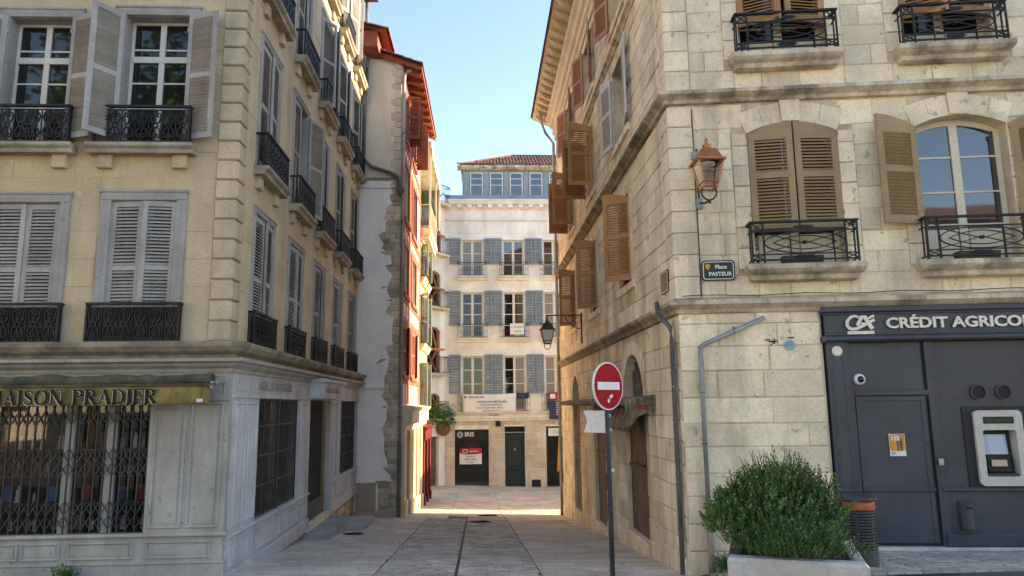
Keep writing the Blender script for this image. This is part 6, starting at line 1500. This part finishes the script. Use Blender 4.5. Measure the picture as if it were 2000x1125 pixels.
# ------------------------------------------------------------------ planter with shrubs
PA = [at_depth(1420, 1088, 7.25), at_depth(1700, 1103, 6.95)]
pz = 0.0
def on_z(px, py, z): r_ = ray(px, py); return CAM+r_*((z-CAM.z)/r_.z)
c00, c10 = on_z(1420, 1089, pz), on_z(1699, 1104, pz); bx = on_z(1395, 1040, pz)
ex = (c10-c00); ey = Vector((-ex.y, ex.x, 0)).normalized()*1.25; ex.z = 0
PM = Matrix(((ex.normalized().x, ey.normalized().x, 0, c00.x), (ex.normalized().y, ey.normalized().y, 0, c00.y), (0, 0, 1, 0), (0, 0, 0, 1))); pw = ex.length
PL = thing('planter', 'pale concrete planter box holding the shrubs beside the bank', 'planter', (c00.x, c00.y, -.6))
def prim(x0, x1, y0, y1, z0, z1, c):
    b = MB(); b.v = [(x0, y0, z0), (x1, y0, z0), (x1, y1, z0), (x0, y1, z0)]
    for i_, z_ in ((0, z1-c), (c, z1)): b.v += [(x0+i_, y0+i_, z_), (x1-i_, y0+i_, z_), (x1-i_, y1-i_, z_), (x0+i_, y1-i_, z_)]
    for k_ in (0, 4):
        for q in range(4): b.f.append((k_+q, k_+(q+1) % 4, k_+4+(q+1) % 4, k_+4+q))
    b.f.append((8, 9, 10, 11)); return b
ob('front_wall', prim(0, pw, 0, .20, -.9, 0, .03), 'concrete', PL, PM); ob('back_wall', prim(0, pw, 1.25, 1.4, -.9, -.02, .02), 'concrete', PL, PM)
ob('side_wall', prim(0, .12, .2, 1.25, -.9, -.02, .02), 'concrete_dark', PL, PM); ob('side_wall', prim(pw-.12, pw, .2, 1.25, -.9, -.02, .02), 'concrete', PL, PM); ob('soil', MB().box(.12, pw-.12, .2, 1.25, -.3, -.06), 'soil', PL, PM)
rb_ = random.Random(17)
def sprigs(mb, n, region, length, leaf_l, leaf_w, per, upright=.8, spread=.5):
    for _ in range(n):
        q = region(); base_, out = Vector(q[0]), Vector(q[1])
        d = (out*spread+Vector((rb_.gauss(0, .25), rb_.gauss(0, .25), upright))).normalized(); L_ = length*rb_.uniform(.6, 1.25)
        for i in range(per):
            t_ = (i+1)/per; p_ = base_+d*(L_*t_); a = i*2.4+rb_.uniform(-.4, .4)
            h = Vector((1, 0, 0)) if abs(d.x) < .8 else Vector((0, 1, 0)); e = d.cross(h).normalized(); g_ = d.cross(e)
            o_ = (e*math.cos(a)+g_*math.sin(a)); ld = (o_*rb_.uniform(.5, 1)+d*rb_.uniform(.5, 1.1)).normalized(); sd = ld.cross(d).normalized()*leaf_w*.5; l = leaf_l*rb_.uniform(.7, 1.2)*(1.1-.4*t_)
            mb.poly([p_, p_+ld*l*.5+sd, p_+ld*l, p_+ld*l*.5-sd])
def dome(c, rx, ry, rz, lo=.55, zmin=0):
    def f():
        while True:
            a = rb_.uniform(0, 2*math.pi); b = math.asin(rb_.uniform(0, 1)); k_ = rb_.uniform(lo, 1)
            lump = 1+.16*math.sin(3*a+1)+.12*math.sin(5*a+b*4)
            v = Vector((math.cos(a)*math.cos(b), math.sin(a)*math.cos(b), math.sin(b)))
            p_ = Vector((c[0]+v.x*rx*k_*lump, c[1]+v.y*ry*k_*lump, c[2]+v.z*rz*k_))
            if p_.z > zmin: return p_, v
    return f
SH = thing('evergreen_shrub', 'dense green evergreen shrub growing in the concrete planter', 'shrub', tuple(PM @ Vector((pw*.45, .8, -.06))))
fo = MB()
sprigs(fo, 560, dome((pw*.40, .78, .20), .60, .50, .54, .62), .17, .065, .022, 16)
sprigs(fo, 300, dome((pw*.14, .72, .12), .44, .42, .42, .62), .16, .06, .02, 15)
sprigs(fo, 300, dome((pw*.62, .80, .10), .30, .42, .54, .62), .16, .06, .02, 15)
sprigs(fo, 150, dome((pw*.44, .8, .42), .50, .3, .36, .6), .23, .06, .018, 18, upright=1.5, spread=.2)
sprigs(fo, 90, dome((pw*.05, .75, .2), .30, .3, .34, .6), .2, .06, .018, 16, upright=.8, spread=.7)
ob('foliage', fo, 'leaf', SH, PM, stuff=True)
st = MB()
for k in range(26):
    a = rb_.uniform(0, 6.28); rr = rb_.uniform(.1, .5); x, y = pw*.47+rr*math.cos(a)*.5, .78+rr*math.sin(a)*.4; st.tube([(x, y, -.06), (x+rr*math.cos(a)*.6, y+rr*math.sin(a)*.4, .35), (x+rr*math.cos(a)*.9, y+rr*math.sin(a)*.6, .75)], [.012, .009, .004], 5)
for k in range(60):
    a = rb_.uniform(0, 6.28); b_ = rb_.uniform(.5, 1.35); v = Vector((math.cos(a)*math.cos(b_)*.62, math.sin(a)*math.cos(b_)*.5, math.sin(b_)*.72)); q0 = Vector((pw*.4, .78, .1)); st.tube([q0+v*.75, q0+v*1.05+Vector((rb_.gauss(0, .02), 0, .04)), q0+v*1.22+Vector((0, 0, .08))], [.005, .004, .002], 4)
ob('stems', st, 'bark', SH, PM, stuff=True)
fo = MB(); sprigs(fo, 24, dome((pw*.4, .78, .2), .56, .5, .62, .8), .16, .055, .018, 10); ob('dry_sprigs', fo, 'bark', SH, PM, stuff=True)
HB = thing('low_herbs', 'low mixed herbs with tiny pale flowers along the planter front', 'herbs', tuple(PM @ Vector((pw*.5, .35, -.06))))
fo = MB(); sprigs(fo, 1150, dome((pw*.48, .26, -.08), .60, .34, .40, .3), .13, .035, .011, 14, upright=.7, spread=.7)
sprigs(fo, 200, dome((pw*.12, .5, -.05), .22, .35, .38, .3), .13, .035, .011, 14, upright=.7, spread=.7)
ob('foliage', fo, 'leaf_low', HB, PM, stuff=True)
fo = MB(); sprigs(fo, 90, dome((pw*.52, .45, .12), .45, .22, .34, .7), .13, .03, .010, 11, upright=.7, spread=.7); sprigs(fo, 45, dome((pw*.02, .55, .0), .16, .3, .32, .5), .14, .03, .010, 11, upright=.7, spread=.7)
ob('purple_sprigs', fo, 'leaf_purple', HB, PM, stuff=True)
for m_, n in (('petal', 26), ('petal_pink', 22)):
    fo = MB(); f = dome((pw*.46, .32, -.02), .54, .28, .44, .95)
    for _ in range(n):
        p_, v = f(); a = rb_.uniform(0, 6); s_ = rb_.uniform(.006, .012)
        for q in range(4): fo.poly([p_, p_+Vector((s_*math.cos(a+q*1.57), -s_, s_*math.sin(a+q*1.57))), p_+Vector((s_*1.4*math.cos(a+q*1.57+.5), -s_, s_*1.4*math.sin(a+q*1.57+.5)))])
    ob('flowers', fo, m_, HB, PM, stuff=True)
def weed(x, y, s_, n, label):
    t = thing('weed', label, 'weed', (x, y, gz(x, y))); fo = MB()
    sprigs(fo, n, lambda: (Vector((rb_.gauss(0, s_*.3), rb_.gauss(0, s_*.2), rb_.uniform(0, s_*.4))), Vector((rb_.uniform(-1, 1), rb_.uniform(-1, 0), .2))), s_*.8, s_*.22, s_*.08, 10)
    ob('foliage', fo, 'leaf_low', t, T((x, y, gz(x, y)-.02)), stuff=True)
q = LF.P(-1.98, 0, .26); weed(q.x, q.y, .24, 40, 'small tuft of weeds at the foot of the grey shopfront')
q = RF.P(.45, 0, .22); weed(q.x, q.y, .22, 70, 'green weeds growing at the foot of the drainpipe beside the planter')
# litter bin
bp_ = Vector((0, 0, 0)); d_ = 9.25; pbn = at_depth(1680, 1085, d_); bzz = gz(pbn.x, pbn.y)
BN = thing('litter_bin', 'dark slatted litter bin with an orange bag rim beside the bank door', 'litter bin', (pbn.x, pbn.y, bzz)); BM = T((pbn.x, pbn.y, bzz)); s_ = .86
ob('base', MB().lathe([(.21, 0), (.215, .02), (.215, .20), (.205, .205)], 24), 'bin', BN, BM, smooth=False)
ob('liner', MB().lathe([(.185, .18), (.19, .70)], 20), 'black_sign', BN, BM)
for k in range(13): ob('ring_slat', cached('ring', lambda: MB().lathe([(.20, 0), (.213, .002), (.213, .022), (.20, .024)], 24, cap=False).mesh('ring_slat')), 'bin', BN, BM @ T((0, 0, .215+k*.036)))
for k in range(6): a = k*math.pi/3; ob('upright', MB().box(-.012, .012, -.008, .008, .2, .72), 'bin', BN, BM @ T((.2*math.cos(a), .2*math.sin(a), 0)) @ RZ(a+math.pi/2))
bg_ = MB(); n = 28
for j, (r_, z_) in enumerate(((.205, .68), (.225, .70), (.222, .74), (.228, .77), (.215, .79))):
    for q in range(n): w_ = 1+.03*math.sin(q*5.3+j*2); bg_.v.append((r_*w_*math.cos(2*math.pi*q/n), r_*w_*math.sin(2*math.pi*q/n), z_+.006*math.sin(q*3+j)))
for j in range(4):
    for q in range(n): bg_.f.append((j*n+q, j*n+(q+1) % n, (j+1)*n+(q+1) % n, (j+1)*n+q))
ob('bag_rim', bg_, 'bin_bag', BN, BM, smooth=True)
ob('lid_ring', MB().lathe([(.13, .80), (.255, .795), (.262, .81), (.255, .83), (.20, .85), (.13, .835), (.13, .80)], 28, cap=False), 'bin', BN, BM, smooth=True)
# fallen leaves by the right wall
for k in range(9):
    x, y = rb_.uniform(1.4, 2.9), rb_.uniform(9.2, 13.5); s_ = rb_.uniform(.03, .06); a = rb_.uniform(0, 6)
    tag(ob('fallen_leaf', MB().poly([(0, 0, .0), (s_*.5, s_*.35, .012), (s_*1.2, 0, .004), (s_*.5, -s_*.35, .015)]), 'dead_leaf', M=T((x, y, gz(x, y)+.008)) @ RZ(a)), 'dry brown leaf fallen on the pavement by the stone side wall', 'leaf', 'fallen leaves by the stone side wall')
# ------------------------------------------------------------------ far side of the square: what windows mirror, plus an added bounce-light house
OH = thing('house_across_square', 'plain plastered house with a tiled roof mirrored in the arched window', 'house', (20, -22, 0))
ob('wall', MB().box(8, 34, -30, -22, 0, 11.6), 'plaster_cream', OH); ob('roof', MB().quad((7.4, -21.3, 11.5), (34.6, -21.3, 11.5), (34.6, -27, 13.7), (7.4, -27, 13.7)).quad((7.4, -21.3, 11.4), (7.4, -27, 13.6), (34.6, -27, 13.6), (34.6, -21.3, 11.4)), 'tile', OH)
for k in range(6):
    for z in (1.5, 5, 8.4): ob('window', MB().box(10+4*k, 11.2+4*k, -22.02, -21.94, z, z+2.1), 'pane', OH); ob('shutter', MB().box(11.25+4*k, 11.85+4*k, -22.02, -21.92, z, z+2.1), 'shutter_brown', OH)
WHS = thing('added_bounce_light_house', 'long unseen cream house with brown shutters, added to bounce sunlight across the square', 'house', (-24, -12, 0))  # added out of view so its sunlit wall throws warm fill light
ob('wall', MB().box(-34, -24, -20, 7, -.5, 13), 'plaster_cream', WHS); ob('roof', MB().prism([(-34.5, 13), (-23.4, 13), (-29, 15.6)], -20.5, 7.4), 'tile', WHS)
for k in range(6):
    for z in (1.5, 5, 8.6): ob('window', MB().box(-24.02, -23.95, -18+4*k, -16.8+4*k, z, z+2.1), 'pane', WHS); ob('shutter', MB().box(-24.02, -23.93, -16.75+4*k, -16.15+4*k, z, z+2.1), 'shutter_brown', WHS)
def tree(x, y, h, r_, label):
    t = thing('plane_tree', label, 'tree', (x, y, gz(x, y))); b = MB()
    b.tube([(x, y, -.2), (x+.1, y, h*.3), (x, y+.1, h*.55)], [.35, .27, .2], 8)
    for k in range(6):
        a = k*1.05; b.tube([(x, y, h*.42+.3*k), (x+r_*.35*math.cos(a), y+r_*.35*math.sin(a), h*.6), (x+r_*.75*math.cos(a), y+r_*.75*math.sin(a), h*.75)], [.12, .08, .03], 6)
    ob('trunk', b, 'bark', t); f = MB(); cl = [(x+rb_.gauss(0, r_*.45), y+rb_.gauss(0, r_*.45), h*.7+rb_.gauss(0, h*.13)) for _ in range(70)]
    for _ in range(11000):
        c = rb_.choice(cl); p_ = Vector((c[0]+rb_.gauss(0, .7), c[1]+rb_.gauss(0, .7), c[2]+rb_.gauss(0, .6))); a, e = rb_.uniform(0, 6.28), rb_.uniform(-1, 1); d1 = Vector((math.cos(a), math.sin(a), e*.5))*.20; d2 = Vector((-math.sin(a), math.cos(a), e))*.15
        f.poly([p_-d1, p_+d2, p_+d1, p_-d2])
    ob('crown', f, 'leaf', t, stuff=True)
tree(-13, -9, 17, 5.5, 'broad leafy tree mirrored in the upper windows of the ochre corner house')
tree(-19, -15, 16, 5.0, 'second leafy tree mirrored beside the broad one in the ochre house windows')
